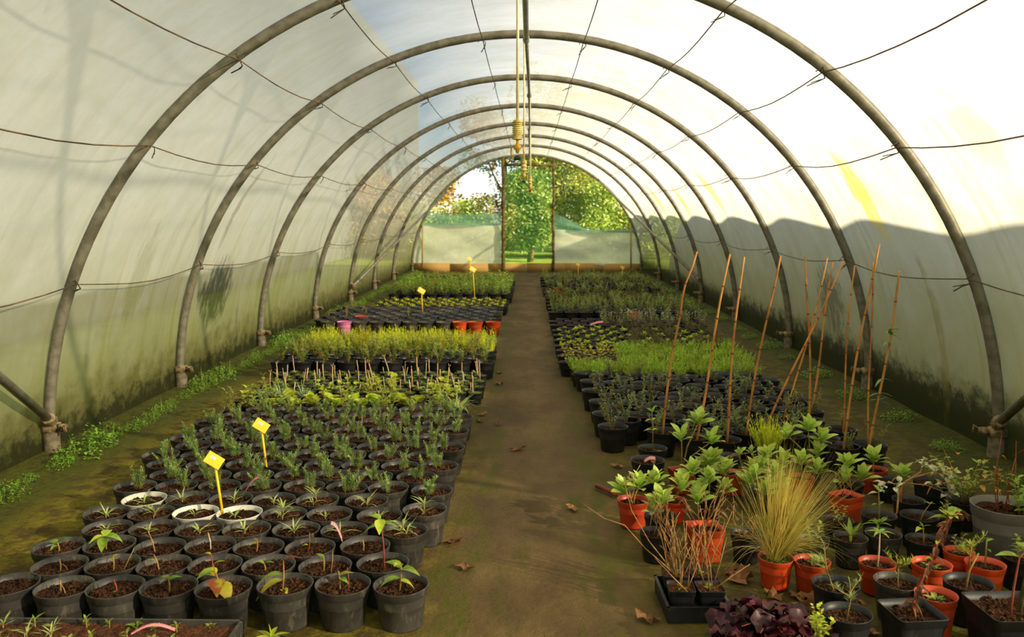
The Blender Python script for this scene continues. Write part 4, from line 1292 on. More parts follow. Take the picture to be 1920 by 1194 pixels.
t, z = apot('potted_conifer', 'black pot with a rounded golden conifer below the canes', 1.50, 5.03, 0.081, 'pot_blk')
obj('foliage', feather(301, 0.2, 0.10, 170, 'feather', 0.5), t, (0, 0, z))
t, z = apot('potted_evergreen', 'black pot with tall light green whorls behind the grass plume', 1.66, 4.745, 0.076, 'pot_blk')
rhodo(t, z, [(-0.02, 0, 0.22, 9), (0.05, -0.03, 0.16, 9), (-0.14, -0.02, 0.18, 7), (0.02, -0.05, 0.08, 7)], 41)
t, z = apot('potted_evergreen', 'black pot with broad glossy leaves between two orange pots', 1.753, 4.386, 0.072, 'pot_blk')
rhodo(t, z, [(-0.02, 0, 0.12, 10), (0.05, -0.03, 0.06, 8), (-0.05, -0.04, 0.05, 7)], 42, 'rhodo', 0.1)
t, z = apot('potted_evergreen', 'orange pot with a star-shaped glossy whorl, near the wall', 1.967, 4.62, 0.076, 'pot_org')
rhodo(t, z, [(0.0, 0, 0.07, 13)], 43, 'rhodo', 0.1)
t, z = apot('tipped_pot', 'tilted square terracotta pot with dry stems beside the grass', 1.645, 4.15, 0.072, 'pot_org', True, 0.14, rotz=0.5, tilt=(0.0, 0.0))
twigs(t, z, 3, 0.14, 9, 'twig', 0.5)
t, z = apot('potted_evergreen', 'black pot with a few upright glossy leaves beside the variegated shrub', 1.995, 4.46, 0.069, 'pot_blk')
rhodo(t, z, [(0.06, 0, 0.05, 8)], 44)
# variegated shrub with crooked trunk
t, z = apot('potted_variegated_shrub', 'black pot with a crooked trunk and cream-edged variegated leaves', 1.934, 4.100, 0.078, 'pot_blk', rotz=0)
b = MB()
b.tube([(-0.04, 0, -0.01), (-0.042, 0, 0.07), (-0.035, -0.01, 0.11), (0.0, -0.02, 0.14), (0.04, -0.02, 0.17), (0.05, -0.02, 0.22)], [0.006, 0.0056, 0.005, 0.0048, 0.004, 0.0025], 8)
b.tube([(-0.035, -0.01, 0.11), (-0.065, -0.03, 0.11), (-0.075, -0.05, 0.05), (-0.085, -0.07, -0.02), (-0.12, -0.09, -0.05)], [0.0045, 0.0045, 0.0048, 0.005, 0.0055], 8)
b.tube([(0.0, -0.02, 0.14), (0.09, -0.03, 0.17), (0.17, -0.03, 0.16)], [0.005, 0.004, 0.002], 6)
b.tube([(-0.03, -0.01, 0.11), (0.06, -0.04, 0.11), (0.14, -0.05, 0.08)], [0.004, 0.003, 0.002], 6)
b.tube([(-0.065, -0.03, 0.11), (-0.14, -0.04, 0.12)], [0.003, 0.0015], 5)
tr_ = obj('trunk', b.mesh('trunk', 'twig'), t, (0, 0, z))
q_ = random.Random(77)
for (cx, cy, cz, n) in ((0.17, -0.03, 0.16, 6), (0.12, -0.03, 0.18, 6), (0.05, -0.02, 0.22, 5), (0.15, -0.05, 0.08, 7), (-0.14, -0.04, 0.12, 4), (-0.08, -0.05, 0.11, 2), (0.10, -0.03, 0.12, 3), (0.2, -0.04, 0.09, 4)):
    for k in range(int(n * 1.8)):
        obj('leaf', leafme(0.05, 0.026, 'cream', 0.4), tr_, (cx + q_.uniform(-.02, .02), cy + q_.uniform(-.03, .03), cz + q_.uniform(-.02, .02)), (q_.uniform(-.6, .6), q_.uniform(-.6, .5), q_.uniform(0, 6.28)), q_.uniform(.8, 1.15))
t, z = apot('potted_variegated_shrub', 'black pot with a small cream and green seedling below the variegated shrub', 1.696, 3.872, 0.080, 'pot_blk')
cutting(t, 0.14, (-0.01, 0), [(0.9, 3, 0.055, 0.028, 0.1, 'cream'), (0.95, 0.2, 0.055, 0.028, 0.1, 'cream'), (1, 1.6, 0.05, 0.02, 0.5, 'green'), (1, 4.7, 0.05, 0.02, 0.3, 'green'), (0.5, 3.4, 0.05, 0.018, 0.3, 'green'), (0.5, 0.4, 0.05, 0.018, 0.3, 'green')], 'stem', 0.004, z)
t, z = apot('potted_seedling', 'black pot with one bent little seedling, below the variegated shrub', 1.868, 3.838, 0.086, 'pot_blk')
cutting(t, 0.08, (-0.04, 0), [(1, k * 1.3, 0.03, 0.008, 0.5, 'green') for k in range(5)], 'stem', 0.003, z)
t, z = apot('potted_shrub', 'big dark pot tucked behind the variegated shrub', 2.155, 4.34, 0.09, 'pot_blk')
obj('foliage', V['dbush'][1], t, (0, 0, z))
t, z = apot('potted_shrub', 'black pot with a spreading amber and green twiggy bush by the wall', 2.195, 4.075, 0.080, 'pot_blk')
obj('foliage', bush(311, 0.24, 0.22, 150, 0.035, 0.02, 'bushg', 12), t, (0, 0, z))
b = MB()
q_ = random.Random(9)
for k in range(26):
    a = q_.uniform(0, 6.28)
    d = q_.uniform(.05, .2)
    b.leaf((d * cos(a), d * sin(a), 0.06 + q_.uniform(.02, .17)), (q_.gauss(0, 1), q_.gauss(0, 1), q_.gauss(0, .4)), 0.04, 0.028, 0.4, 0.4, 3)
obj('amber_leaves', b.mesh('amber_leaves', 'redyel'), t, (0, 0, z))
t, z = apot('large_grey_pot', 'large grey pot with bare red stems, beside the wall', 2.185, 3.72, 0.14, 'pot_gry', False, 0.24, 0.86, 0)
twigs(t, z, 5, 0.36, 12, 'redstem', 0.15)
obj('foliage', V['leafy'][1], t, (0.05, -0.05, z), (0, 0, 0), 0.9)
t, z = apot('leafy_pot', 'dark pot with broad star leaves behind the large grey pot', 2.36, 4.0, 0.08, 'pot_blk')
obj('foliage', rosette(320, 9, 0.16, 0.05, 0.6, 'green'), t, (0, 0, z))
# ornamental grass
t, z = apot('ornamental_grass', 'bright orange pot with a tall plume of straw-coloured ornamental grass', 1.081, 3.393, 0.072, 'pot_org', False, 0.125, 0.9, 0, (0, 0), 'moss')
b = MB()
q_ = random.Random(15)
for k in range(950):
    a = q_.uniform(0, 2 * pi)
    d = 0.028 * sqrt(q_.random())
    lean = abs(q_.gauss(0, .38))
    la = q_.gauss(0.1, 1.0) if q_.random() < .6 else q_.uniform(0, 2 * pi)
    L = q_.uniform(.24, .60)
    b.leaf((d * cos(a), d * sin(a), 0), (cos(la) * lean + 0.06, sin(la) * lean * .7, 1.0), L, 0.0026, 0.10 + q_.random() ** 3 * 0.5, 0, 6, 0, 0.4, 0, False)
for k in range(110):
    b.leaf((q_.uniform(-.02, .02), q_.uniform(-.02, .02), 0.0), (q_.choice((1, 1, 1, -1)) * q_.uniform(.4, 1.0), q_.uniform(-.4, .4), 1.0), q_.uniform(.28, .5), 0.0024, q_.uniform(.45, 1.05), 0, 8, 0, 0.4, 0, False)
for (dx, L, dr_) in ((0.55, 0.62, 0.5), (0.75, 0.6, 0.75), (0.9, 0.5, 0.9), (-0.5, 0.45, 0.9), (0.35, 0.66, 0.3), (0.6, 0.5, 0.8), (0.8, 0.42, 1.0), (1.0, 0.45, 1.1), (0.9, 0.38, 1.0)):
    b.leaf((0, 0, 0.02), (dx, q_.uniform(-.2, .2), 1.0), L, 0.003, dr_, 0, 10, 0, 0.4, 0, False)
obj('foliage', b.mesh('grass_blades', 'straw'), t, (-0.008, 0, z))
t, z = apot('potted_seedling', 'bright orange pot with a tiny bud, right beside the grass pot', 1.218, 3.36, 0.074, 'pot_org', False, 0.125)
cutting(t, 0.04, (0, 0), [(1, 1, 0.015, 0.008, 0.3, 'lime')], 'stem', 0.003, z)
t, z = apot('potted_twigs', 'black pot half hidden under the grass plume, by the dry stems', 1.03, 3.66, 0.074, 'pot_blk')
twigs(t, z, 4, 0.14, 13, 'twig', 0.7, (), 8)
t, z = apot('potted_seedling', 'black pot under the drooping right edge of the grass plume', 1.300, 3.604, 0.072, 'pot_blk')
obj('foliage', V['herb'][0], t, (0, 0, z), (0, 0, 0), 0.7)
t, z = apot('potted_fir', 'wide black pot with a branching fir seedling, in front of the orange pots', 1.218, 3.092, 0.087, 'pot_blk')
obj('foliage', fir(330, 0.16, 'rosemary', 110), t, (0.01, 0, z), (0.25, 0.15, 0.5), 1.25)
t, z = apot('potted_fir', 'wide black pot with a fir seedling, at the bottom edge of the picture', 1.175, 2.86, 0.086, 'pot_blk')
obj('foliage', fir(331, 0.15, 'rosemary', 110), t, (0.0, 0, z), (0, 0, 2), 1.0)
t, z = apot('potted_succulent', 'black pot with a star-shaped succulent-like whorl', 1.470, 3.616, 0.074, 'pot')
obj('foliage', rosette(333, 11, 0.075, 0.02, 1.2, 'rhodo', 0.1), t, (0, 0, z + 0.03))
b = MB()
b.tube([(0, 0, -0.03), (0, 0, 0.035)], 0.006, 6)
obj('stem', b.mesh('stem', 'lime'), t, (0, 0, z))
t, z = apot('potted_seedling', 'black pot just behind the star-shaped whorl', 1.496, 3.84, 0.071, 'pot_blk')
obj('foliage', V['herb'][1], t, (0, 0, z), (0, 0, 0), 0.6)
t, z = apot('potted_succulent', 'grey-black pot with a leafy rosette hanging over its rim', 1.625, 3.648, 0.078, 'pot')
obj('foliage', rosette(334, 16, 0.07, 0.016, 0.8, 'green', 0.5), t, (0.0, -0.02, z + 0.06), (0.2, 0, 0))
t, z = apot('potted_seedling', 'orange pot with a bare pale stem and leaf whorl on top', 1.479, 3.350, 0.073, 'pot_org', False, 0.125)
cutting(t, 0.15, (0.005, 0), [(0.97, k * 1.05, 0.06, 0.016, 0.2, 'green') for k in range(7)], 'stick', 0.004, z)
t, z = apot('potted_seedling', 'black pot with a yellow leaf drooping over its rim', 1.775, 3.590, 0.076, 'pot_blk')
cutting(t, 0.08, (-0.015, 0), [(0.9, 3.1, 0.07, 0.03, 0.2, 'yellow'), (1, 1, 0.035, 0.01, 0.6, 'green'), (1, 3, 0.035, 0.01, 0.6, 'green'), (1, 5, 0.035, 0.01, 0.6, 'green')], 'stem', 0.004, z)
t, z = apot('potted_seedling', 'orange pot with weedy soil behind the dead brown fern', 1.688, 3.330, 0.078, 'pot_org', False, 0.13)
obj('foliage', V['mossy'][2], t, (0, 0, z), (0, 0, 0), 1.5)
t, z = apot('potted_fir', 'wide grey-black pot with an upright little fir seedling', 1.462, 3.118, 0.088, 'pot')
obj('foliage', fir(335, 0.13, 'conifer', 90), t, (0, 0, z), (0, 0, 0), 1.0)
# nested square pot with dead fern and the terracotta one behind
t, z = apot('potted_dead_fern', 'square black pot with a curled dead brown fern', 1.405, 2.868, 0.098, 'pot_blk', True, 0.155, 0.8, 0.12)
b = MB()
q_ = random.Random(21)
pts = [Vector((0.01, 0, 0)), Vector((0.0, 0.0, 0.05)), Vector((0.03, 0.01, 0.12)), Vector((0.07, 0.02, 0.19)), Vector((0.11, 0.04, 0.27)), Vector((0.16, 0.06, 0.34)), Vector((0.20, 0.06, 0.36))]
b.tube(pts, [0.005, 0.005, 0.004, 0.004, 0.003, 0.003, 0.002], 6, 1)
for k in range(44):
    u = q_.uniform(.12, 1) * (len(pts) - 1)
    i0 = min(int(u), len(pts) - 2)
    p = pts[i0].lerp(pts[i0 + 1], u - i0)
    b.leaf(p, (q_.gauss(0, 1), q_.gauss(0, 1), q_.uniform(-1.2, .4)), q_.uniform(.022, .05), q_.uniform(.01, .022), 0.7, 0.8, 4, 0, 0.8, q_.uniform(-1, 1))
obj('fern_frond', b.mesh('fern_frond', ['deadfern', 'redstem']), t, (0, 0, z))
b = MB()
for k in range(10):
    u = q_.uniform(.5, 1) * (len(pts) - 1)
    i0 = min(int(u), len(pts) - 2)
    b.leaf(pts[i0].lerp(pts[i0 + 1], u - i0), (q_.gauss(0, 1), -abs(q_.gauss(0, 1)), q_.uniform(0, 1)), 0.028, 0.016, 0.2, 0.3, 3)
obj('new_leaves', b.mesh('new_leaves', 'lime'), t, (0, 0, z))
t, z = apot('terracotta_pot', 'terracotta pot close behind the square pot of dead fern', 1.552, 3.005, 0.075, 'pot_org', False, 0.15)
obj('foliage', V['mossy'][0], t, (0, 0, z), (0, 0, 0), 1.6)
t, z = apot('potted_tall_seedling', 'wide black pot with a tall stem topped by a small green crown', 1.720, 3.105, 0.09, 'pot_blk')
b = MB()
b.tube([(-0.01, 0, -.01), (0.0, 0, 0.07), (0.03, 0, 0.14)], [0.004, 0.0035, 0.003], 6)
obj('stem', b.mesh('stem', 'stem'), t, (0, 0, z), (0, 0, -t.rotation_euler.z))
obj('foliage', fir(336, 0.1, 'conifer', 120), t, (0.02, 0, z + 0.1), (0, 0, 0), 1.0)
t, z = apot('potted_leafy_climber', 'black pot with three broad lobed green leaves', 1.885, 3.62, 0.07, 'pot_blk')
cutting(t, 0.13, (-0.02, -0.03), [(1, 3.0, 0.11, 0.07, 0.0, 'green'), (0.9, 4.2, 0.11, 0.07, -0.1, 'lime'), (0.8, 5.6, 0.09, 0.045, -0.1, 'green'), (1, 1.2, 0.09, 0.06, 0.3, 'lime')], 'redstem', 0.004, z)
t, z = apot('potted_seedling', 'orange pot with a leaning stem, in front of the large grey pot', 1.905, 3.335, 0.077, 'pot_org', False, 0.13)
cutting(t, 0.12, (0.02, 0), [(0.7, 0.5, 0.04, 0.018, 0.3, 'green'), (1, 2.5, 0.05, 0.02, 0.2, 'green')], 'stem', 0.004, z)
t, z = apot('potted_seedling', 'orange pot mostly hidden behind the tall-stemmed seedling', 1.862, 3.46, 0.062, 'pot_org', False, 0.13)
obj('foliage', V['herb'][2], t, (0, 0, z), (0, 0, 0), 0.6)
t, z = apot('potted_seedling', 'black pot in the dark gap before the amber bush', 2.02, 3.89, 0.075, 'pot_blk')
obj('foliage', V['herb'][3], t, (0, 0, z), (0, 0, 0), 0.6)
t, z = apot('potted_seedling', 'black pot below the large grey pot, at the picture edge', 2.085, 3.40, 0.077, 'pot_blk')
obj('foliage', V['herb'][1], t, (0, 0, z), (0, 0, 0), 0.7)
t, z = apot('staked_plant', 'large square black pot with a mossy stake and thin stem', 1.72, 2.83, 0.128, 'pot_blk', True, 0.19, 0.86, 0.05)
b = MB()
b.tube([(0.02, -0.01, -.05), (0.06, 0, 0.2), (0.12, 0.02, 0.47)], [0.009, 0.0085, 0.007], 8)
obj('stake', b.mesh('stake', 'bark'), t, (0, 0, z))
b = MB()
b.tube([(-0.01, -0.02, -.01), (-0.005, -0.02, 0.1), (0.02, 0, 0.2), (0.1, 0.01, 0.27)], [0.004, 0.004, 0.003, 0.002], 6)
st_ = obj('stem', b.mesh('stem', 'redstem'), t, (0, 0, z))
for (px, pz, az) in ((0.02, 0.2, 3), (0.1, 0.27, 0.4), (0.08, 0.25, 5), (0.05, 0.22, 1.5)):
    obj('leaf', leafme(0.085, 0.045, 'green', 0.3), st_, (px, 0, pz), (0, 0, az))
t, z = apot('potted_small_shrub', 'small-leaved light green shrub at the bottom edge, below the fir seedlings', 1.03, 2.72, 0.072, 'pot_blk', False, 0.11)
obj('foliage', bush(340, 0.15, 0.06, 110, 0.024, 0.014, 'lime', 6), t, (0, 0, z))
# black tray with four square pots of dry stems
tx, ty = 0.70, 3.20
tr = thing('pot_tray', 'black tray holding four square pots of dry stems, beside the path', 'tray', (tx, ty, 0), 0.03)
b = MB()
b.box((0, 0, 0.004), (0.112, 0.135, 0.004))
for sx in (-1, 1):
    b.box((sx * 0.115, 0, 0.031), (0.004, 0.139, 0.031))
for sy in (-1, 1):
    b.box((0, sy * 0.138, 0.031), (0.119, 0.004, 0.031))
obj('tray_body', b.mesh('tray_body', 'pot_blk', False), tr)
b = MB()
for sx in (-1, 1):
    b.box((sx * 0.118, 0, 0.063), (0.006, 0.146, 0.002))
for sy in (-1, 1):
    b.box((0, sy * 0.141, 0.063), (0.124, 0.006, 0.002))
obj('tray_rim', b.mesh('tray_rim', 'pot_blk', False), tr)
k = 0
for sy, wy in ((-1, 'front'), (1, 'back')):
    for sx, wx in ((-1, 'nearer the path'), (1, 'away from the path')):
        t, z = apot('potted_dry_stems', 'small square black pot of dry stems in the tray, %s, %s' % (wy, wx), tx + sx * 0.055, ty + sy * 0.066, 0.057, 'pot_blk', True, 0.105, 0.9, 0.03 * sx, (0, 0), 'soil_red')
        t.location.z = 0.008
        obj('foliage', V['mossy'][k % 3], t, (0, 0, z))
        lg = ()
        if k == 2:
            lg = ([(0, 0, 0), (-0.12, 0.02, 0.10), (-0.2, 0.03, 0.19), (-0.28, 0.05, 0.21), (-0.36, 0.07, 0.26)], [(0, 0, 0), (-0.1, 0.04, 0.12), (-0.17, 0.06, 0.24), (-0.2, 0.1, 0.36)])
        if k == 1:
            lg = ([(0.02, 0, 0), (0.08, 0, 0.05), (0.15, 0, 0.1)], [(0, 0, 0), (-0.02, 0, 0.15), (-0.03, 0.02, 0.28)])
        if k == 0:
            lg = ([(0.02, -0.03, 0), (-0.04, -0.02, 0.06), (-0.1, 0, 0.12)],)
        twigs(t, z, (5, 4, 9, 9)[k], 0.27, 60 + k, 'twig', 0.55, lg)
        k += 1
# wine-red leafy plant at the bottom edge
t, z = apot('potted_red_leaf_plant', 'dark pot brimming with ruffled wine-red leaves at the bottom edge', 0.895, 2.83, 0.09, 'pot_blk', False, 0.10, 0.9)
q_ = random.Random(44)
for k in range(80):
    a = q_.uniform(0, 6.28)
    d = 0.19 * sqrt(q_.random())
    b = MB()
    if k < 5:
        nn = 12
        vs = [(0, 0, 0)] + [((0.045 + 0.008 * cos(3 * 2 * pi * i / nn) + q_.uniform(-.004, .004)) * cos(2 * pi * i / nn), (0.045 + 0.008 * cos(5 * 2 * pi * i / nn)) * sin(2 * pi * i / nn), 0.006 + q_.uniform(-.018, .018)) for i in range(nn)]
        b.add(vs, [(0, 1 + i, 1 + (i + 1) % nn) for i in range(nn)])
        LEAF[('hk', k)] = b.mesh('ruffled_leaf', 'purple')
    obj('leaf', LEAF[('hk', k % 5)], t, (d * cos(a), d * sin(a), z + 0.075 - d * 0.3 + q_.uniform(-.03, .015)), (q_.uniform(-.7, .7), q_.uniform(-.7, .7), a), q_.uniform(.6, 1.05))
b = MB()
for k in range(16):
    a = q_.uniform(0, 6.28)
    b.tube([(0, 0, 0), (0.07 * cos(a), 0.07 * sin(a), 0.05), (0.13 * cos(a), 0.13 * sin(a), 0.05)], 0.0018, 4)
obj('stems', b.mesh('stems', 'redstem'), t, (0, 0, z))

# ------------------------------------------------------------------ seed tray at the bottom left
tr = thing('seed_tray', 'black seed tray of small green seedlings at the bottom edge', 'tray', (-1.425, 2.60, 0), 0.0)
b = MB()
b.box((0, 0, 0.01), (0.5, 0.16, 0.01))
for sx in (-1, 1):
    b.box((sx * 0.5, 0, 0.0725), (0.006, 0.166, 0.0725))
for sy in (-1, 1):
    b.box((0, sy * 0.163, 0.0725), (0.506, 0.005, 0.0725))
obj('tray_body', b.mesh('tray_body', 'pot', False), tr)
b = grid(-0.49, 0.49, -0.155, 0.155, 60, 20, lambda x, y: 0.13 + 0.006 * sin(x * 60) * sin(y * 70) + RND.uniform(-.004, .004))
obj('soil', b.mesh('soil', 'soil_red'), tr)
for k in range(44):
    x = -0.46 + (k % 11) * 0.085 + RND.uniform(-.02, .02)
    y = -0.12 + (k // 11) * 0.082 + RND.uniform(-.02, .02)
    me = RND.choice(ROSE[:3]) if x < -0.05 and RND.random() < .35 else RND.choice(V['mossy'] + TINY)
    if x < 0.0 and RND.random() < .4:
        me = RND.choice(LAV)
    obj('seedling', me, tr, (x, y, 0.13), (0, 0, RND.uniform(0, 6)), RND.uniform(.8, 1.2))
t = thing('potted_sprout', 'small pot with a fresh star-shaped green sprout at the bottom edge', 'potted plant', (-0.80, 2.68, 0), 0)
obj('pot', pot(0.07, 0.10, 'pot_blk'), t)
obj('soil', soil(0.07, 0.10, 0.85), t)
b = MB()
for a in (0.3, 1.5, 2.6, 3.6, 4.8, 5.7):
    b.leaf((0, 0, 0.04), (cos(a), sin(a), 0.45), 0.07, 0.018, 0.3, 0.4, 5)
b.leaf((0, 0, 0.04), (-0.1, 0, 1), 0.05, 0.014, 0, 0.4, 5)
b.tube([(0, 0, 0), (0, 0, 0.045)], 0.003, 6)
obj('sprout', b.mesh('star_sprout', 'lime'), t, (0, 0, 0.085))

# ------------------------------------------------------------------ labels
def yellow_label(x, y, zb, tx, zt, lb, s=1.0):
    t = thing('plant_label', lb, 'plant label', (x, y, 0), 0, 'yellow plant labels')
    b = MB()
    b.tube([(0, 0, zb), ((tx - x) * .9, 0, zt - 0.025 * s)], [0.006 * s, 0.0062 * s], 6)
    obj('stem', b.mesh('label_stem', 'tag'), t)
    mt = Euler((rad(38), 0, rad(-28))).to_matrix() @ Euler((0, rad(35), 0)).to_matrix()
    mt = Matrix.Rotation(rad(-30), 3, 'Z') @ Matrix.Rotation(rad(48), 3, 'X') @ Matrix.Rotation(rad(-40), 3, 'Z')
    b = MB()
    ax = Vector((0.80, 0.10, -0.55)).normalized()
    nz_ = Vector((-0.15, -0.80, 0.58))
    nz_ = (nz_ - ax * nz_.dot(ax)).normalized()
    mt = Matrix((ax, nz_.cross(ax), nz_)).transposed()
    b.box((0, 0, 0), (0.040 * s, 0.028 * s, 0.0015 * s), 0, mt)
    p = obj('plate', b.mesh('label_plate', 'tag', False), t, (tx - x, 0, zt))
    b = MB()
    b.box(mt @ Vector((-0.010 * s, 0.006 * s, 0.0022 * s)), (0.012 * s, 0.008 * s, 0.0006 * s), 0, mt)
    for j in range(3):
        b.box(mt @ Vector((-0.010 * s, (0.009 - 0.0045 * j) * s, 0.003 * s)), (0.009 * s, 0.0008 * s, 0.0003 * s), 1, mt)
    obj('sticker', b.mesh('label_sticker', ['paper', 'print'], False), p)
yellow_label(-1.362, 3.811, 0.10, -1.395, 0.397, 'nearest yellow plant label, standing in a white pot')
yellow_label(-1.375, 4.522, 0.10, -1.399, 0.381, 'second yellow plant label, among the rosemary pots')
yellow_label(-1.439, 11.95, 0.12, -1.451, 0.44, 'yellow plant label among the dark compost pots', 1.3)
yellow_label(-1.125, 17.6, 0.1, -1.159, 0.58, 'yellow plant label before the end wall, on the sunlit side', 1.3)
yellow_label(-0.857, 14.4, 0.1, -0.885, 0.58, 'yellow plant label standing in front of the leafy green plants', 1.3)
yellow_label(1.106, 17.9, 0.1, 1.092, 0.45, 'yellow plant label far across the path, nearer the path', 1.0)
yellow_label(2.025, 17.9, 0.1, 2.021, 0.39, 'yellow plant label far across the path, nearer the wall', 1.0)
def pink_label(p, q, lb, w=0.006, bend=0.03):
    t = thing('pink_label', lb, 'plant label', p, 0, 'pink strip labels')
    p, q = Vector((0, 0, 0)), Vector(q) - Vector(p)
    b = MB()
    n = 8
    vs = []
    for i in range(n + 1):
        u = i / n
        c = p.lerp(q, u) + Vector((0, 0, bend * sin(pi * u)))
        for sx, dz in ((-1, 0), (1, 0), (1, 0.0012), (-1, 0.0012)):
            vs.append((c.x + dz, c.y + sx * w * 0.7, c.z + sx * w * 0.7 + dz))
    fs = []
    for i in range(n):
        for j in range(4):
            fs.append((i * 4 + j, i * 4 + (j + 1) % 4, (i + 1) * 4 + (j + 1) % 4, (i + 1) * 4 + j))
    fs += [(0, 1, 2, 3), (n * 4, n * 4 + 3, n * 4 + 2, n * 4 + 1)]
    b.add(vs, fs)
    obj('strip', b.mesh('pink_strip', 'pink'), t)
pink_label((-1.378, 4.12, 0.11), (-1.28, 4.12, 0.222), 'pink strip label leaning over a rosemary pot', 0.008)
pink_label((-0.724, 3.481, 0.11), (-0.781, 3.481, 0.224), 'pink strip label in the third row of cuttings', 0.008)
pink_label((-1.032, 5.428, 0.11), (-1.026, 5.428, 0.222), 'pink strip label upright in the rear rosemary rows', 0.010, 0.0)
pink_label((-0.95, 6.0, 0.1), (-0.93, 6.02, 0.27), 'pink strip label upright among the frilly lettuces', 0.010, 0.0)
pink_label((-1.27, 2.68, 0.135), (-1.13, 2.70, 0.14), 'pink strip label arched over the seed tray', 0.005, 0.025)
pink_label((0.70, 4.60, 0.17), (0.76, 4.60, 0.185), 'pink strip label lying in the pot with the dead leaf', 0.010, 0.01)
pink_label((0.82, 10.5, 0.15), (0.98, 10.5, 0.19), 'pink strip label lying among the far rosette rows', 0.014, 0.01)
pink_label((0.52, 7.75, 0.1), (0.53, 7.75, 0.22), 'pink strip label near the yellow-leaved plants', 0.014, 0.0)

# ------------------------------------------------------------------ weeds, fallen leaves, stick
WEED = []
for i in range(5):
    q_ = random.Random(400 + i)
    b = MB()
    for k in range(240):
        a, d = q_.uniform(0, 6.28), 0.14 * sqrt(q_.random())
        z = q_.uniform(0.0, 0.17) * (1 - d / 0.2)
        b.leaf((d * cos(a), d * sin(a) * 1.6, z), (q_.gauss(0, 1), q_.gauss(0, 1), q_.uniform(.1, 1)), q_.uniform(.02, .045), q_.uniform(.012, .022), 0.4, 0.3, 2, 0, 0.75, 0, False)
    for k in range(10):
        a, d = q_.uniform(0, 6.28), 0.1 * sqrt(q_.random())
        b.leaf((d * cos(a), d * sin(a), 0), (q_.gauss(0, .3), q_.gauss(0, .3), 1), q_.uniform(.1, .22), 0.006, 0.2, 0, 4, 0, 0.5, 0, False)
    WEED.append(b.mesh('foliage', 'weed'))
wy = 3.6
k = 0
spots = []
while wy < 21.5:
    big_ = any(abs(wy - h) < 0.55 and wy > h for h in HOOPS)
    spots.append((-2.80 + RND.uniform(-.02, .05), wy, RND.uniform(.9, 1.3) if big_ else RND.uniform(.4, .75)))
    wy += RND.uniform(.2, .36)
wallp = ['hoop_' + str(i) for i in range(9)]
for i, (x, y, s) in enumerate(spots):
    h = max([j for j, hy in enumerate(HOOPS) if hy <= y], default=2)
    inpanel = sum(1 for s2 in spots[:i] if HOOPS[h] <= s2[1])
    where = 'past the %s full hoop' % ORD[h - 3] if h >= 3 else 'before the first full hoop'
    t = thing('weed_clump', '%s green weed clump by sunlit wall, %s %s' % ('large' if s > .8 else 'small', ORD[min(inpanel, 19)], where), 'weed', (x, y, 0.0), RND.uniform(-.1, .1), 'weeds along the wall foot')
    obj('foliage', RND.choice(WEED), t, (0, 0, 0), (0, 0, RND.choice((0, pi))), (s * 0.8, s, s))
wy = 3.9
i = 0
while wy < 20:
    t = thing('weed_clump', 'dark weed clump along the shadowed wall foot, %s from the front' % ORD[i], 'weed', (2.80 + RND.uniform(-.05, .06), wy, 0), RND.uniform(0, 6), 'weeds along the shadowed wall')
    obj('foliage', RND.choice(WEED), t, (0, 0, 0), (0, 0, 0), RND.uniform(.45, .8))
    wy += RND.uniform(.7, 1.1)
    i += 1
LV = [(-0.01, 5.41), (-0.29, 6.37), (-0.30, 6.17), (-0.16, 6.06), (0.60, 5.05), (0.51, 3.08), (-0.29, 3.82), (-0.21, 3.53), (0.29, 4.29), (1.17, 3.25), (1.33, 3.22), (1.09, 3.16), (1.10, 3.05), (1.36, 3.24), (1.32, 3.0), (1.30, 2.98), (1.05, 3.29), (1.15, 3.28), (-0.20, 7.55), (-0.22, 8.07), (0.95, 3.45), (0.93, 3.52)]
LL = ['dry leaf in the middle of the path, farther one', 'dry leaf at the path edge beside the spiky grass tuft, upper', 'dry leaf at the path edge beside the spiky grass tuft, lower', 'small dry leaf on the path near the herb rows', 'curled dry leaf before the nearest dark pots', 'large lobed dry leaf on the path near the black tray',
      'reddish leaf on the ground beside the cuttings', 'crumpled brown leaf on the near path', 'small pale leaf on the path towards the red pot', 'big brown dry leaf right of the wine-red plant', 'brown dry leaf between the fir seedling pots', 'curled dry leaf behind the wine-red plant', 'dry leaf close to the wine-red plant',
      'folded brown leaf beneath the upright little fir', 'dry leaf under the square pot of dead fern', 'pale dry leaf under the square pot of dead fern', 'dry leaf in front of the grass pot', 'small leaf between the two bright orange pots', 'dry leaf at the path edge beside the shrub row', 'dry leaf at the path edge beside the feathery rows', 'curled brown leaf under the dry stems', 'brown leaf under the dry stems, partly rolled']
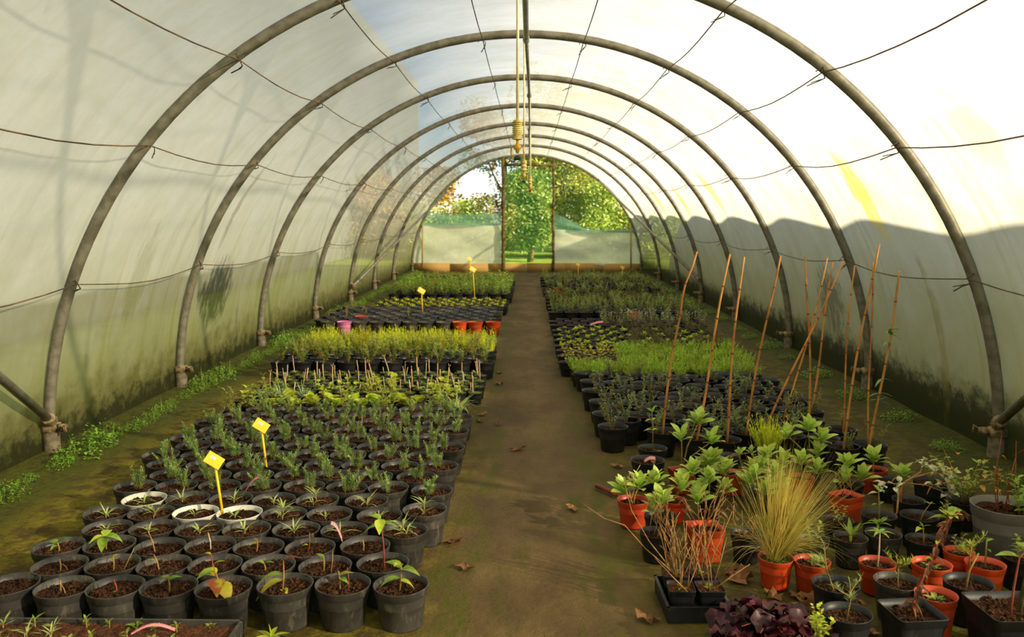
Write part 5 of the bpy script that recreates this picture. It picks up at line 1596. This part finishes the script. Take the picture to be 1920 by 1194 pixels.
for i, ((x, y), lb) in enumerate(zip(LV, LL)):
    q_ = random.Random(500 + i)
    b = MB()
    n = 14
    s = q_.uniform(.022, .04) * (1.5 if i in (5, 9, 11, 20, 21) else 1)
    ring = []
    for k in range(n):
        a = 2 * pi * k / n
        rr = s * (1 + 0.35 * cos(5 * a + i)) * (1.3 if abs(cos(a)) > .7 else 1)
        ring.append((rr * cos(a), rr * sin(a) * .75, 0.006 + abs(q_.gauss(0, 1)) * s * .28))
    vs = [(0, 0, 0.004)] + ring + [(0, 0, 0.0025)] + [(p[0], p[1], p[2] - 0.0012) for p in ring]
    fs = [(0, 1 + k, 1 + (k + 1) % n) for k in range(n)] + [(n + 1, n + 2 + (k + 1) % n, n + 2 + k) for k in range(n)] + [(1 + k, n + 2 + k, n + 2 + (k + 1) % n, 1 + (k + 1) % n) for k in range(n)]
    b.add(vs, fs)
    me = b.mesh('fallen_leaf', 'deadfern' if i in (6,) else 'dryleaf', False)
    thing('fallen_leaf', lb, 'leaf', (x, y, 0.0), q_.uniform(0, 6), 'dry leaves on the ground', None, 1.0, me)
q_ = random.Random(640)
for i in range(12):
    src = bpy.data.objects['fallen_leaf'] if i % 3 == 0 else bpy.data.objects['fallen_leaf.%03d' % (5, 9, 11)[i % 3]]
    x, y = ((1.07 + 0.016 * i, 3.0 + 0.022 * ((i * 5) % 9)) if i < 8 else (1.33 + 0.012 * i, 3.0 + 0.03 * (i % 4)))
    thing('fallen_leaf', 'brown leaf in the loose heap of dry leaves beside the wine-red plant' if i < 8 else 'brown leaf in the small heap between the fir pots', 'leaf', (x, y, 0.004 * i), q_.uniform(0, 6), 'heaped dry leaves', None, q_.uniform(1.0, 1.5), src.data)
b = MB()
b.tube([(0, 0, 0.014), (0.05, -0.07, 0.016), (0.095, -0.16, 0.015)], [0.013, 0.012, 0.012], 8)
thing('wooden_stick', 'short brown stick lying beside the red pot', 'stick', (0.44, 4.64, 0.0), 0, None, None, 1.0, b.mesh('stick', 'redstem'))
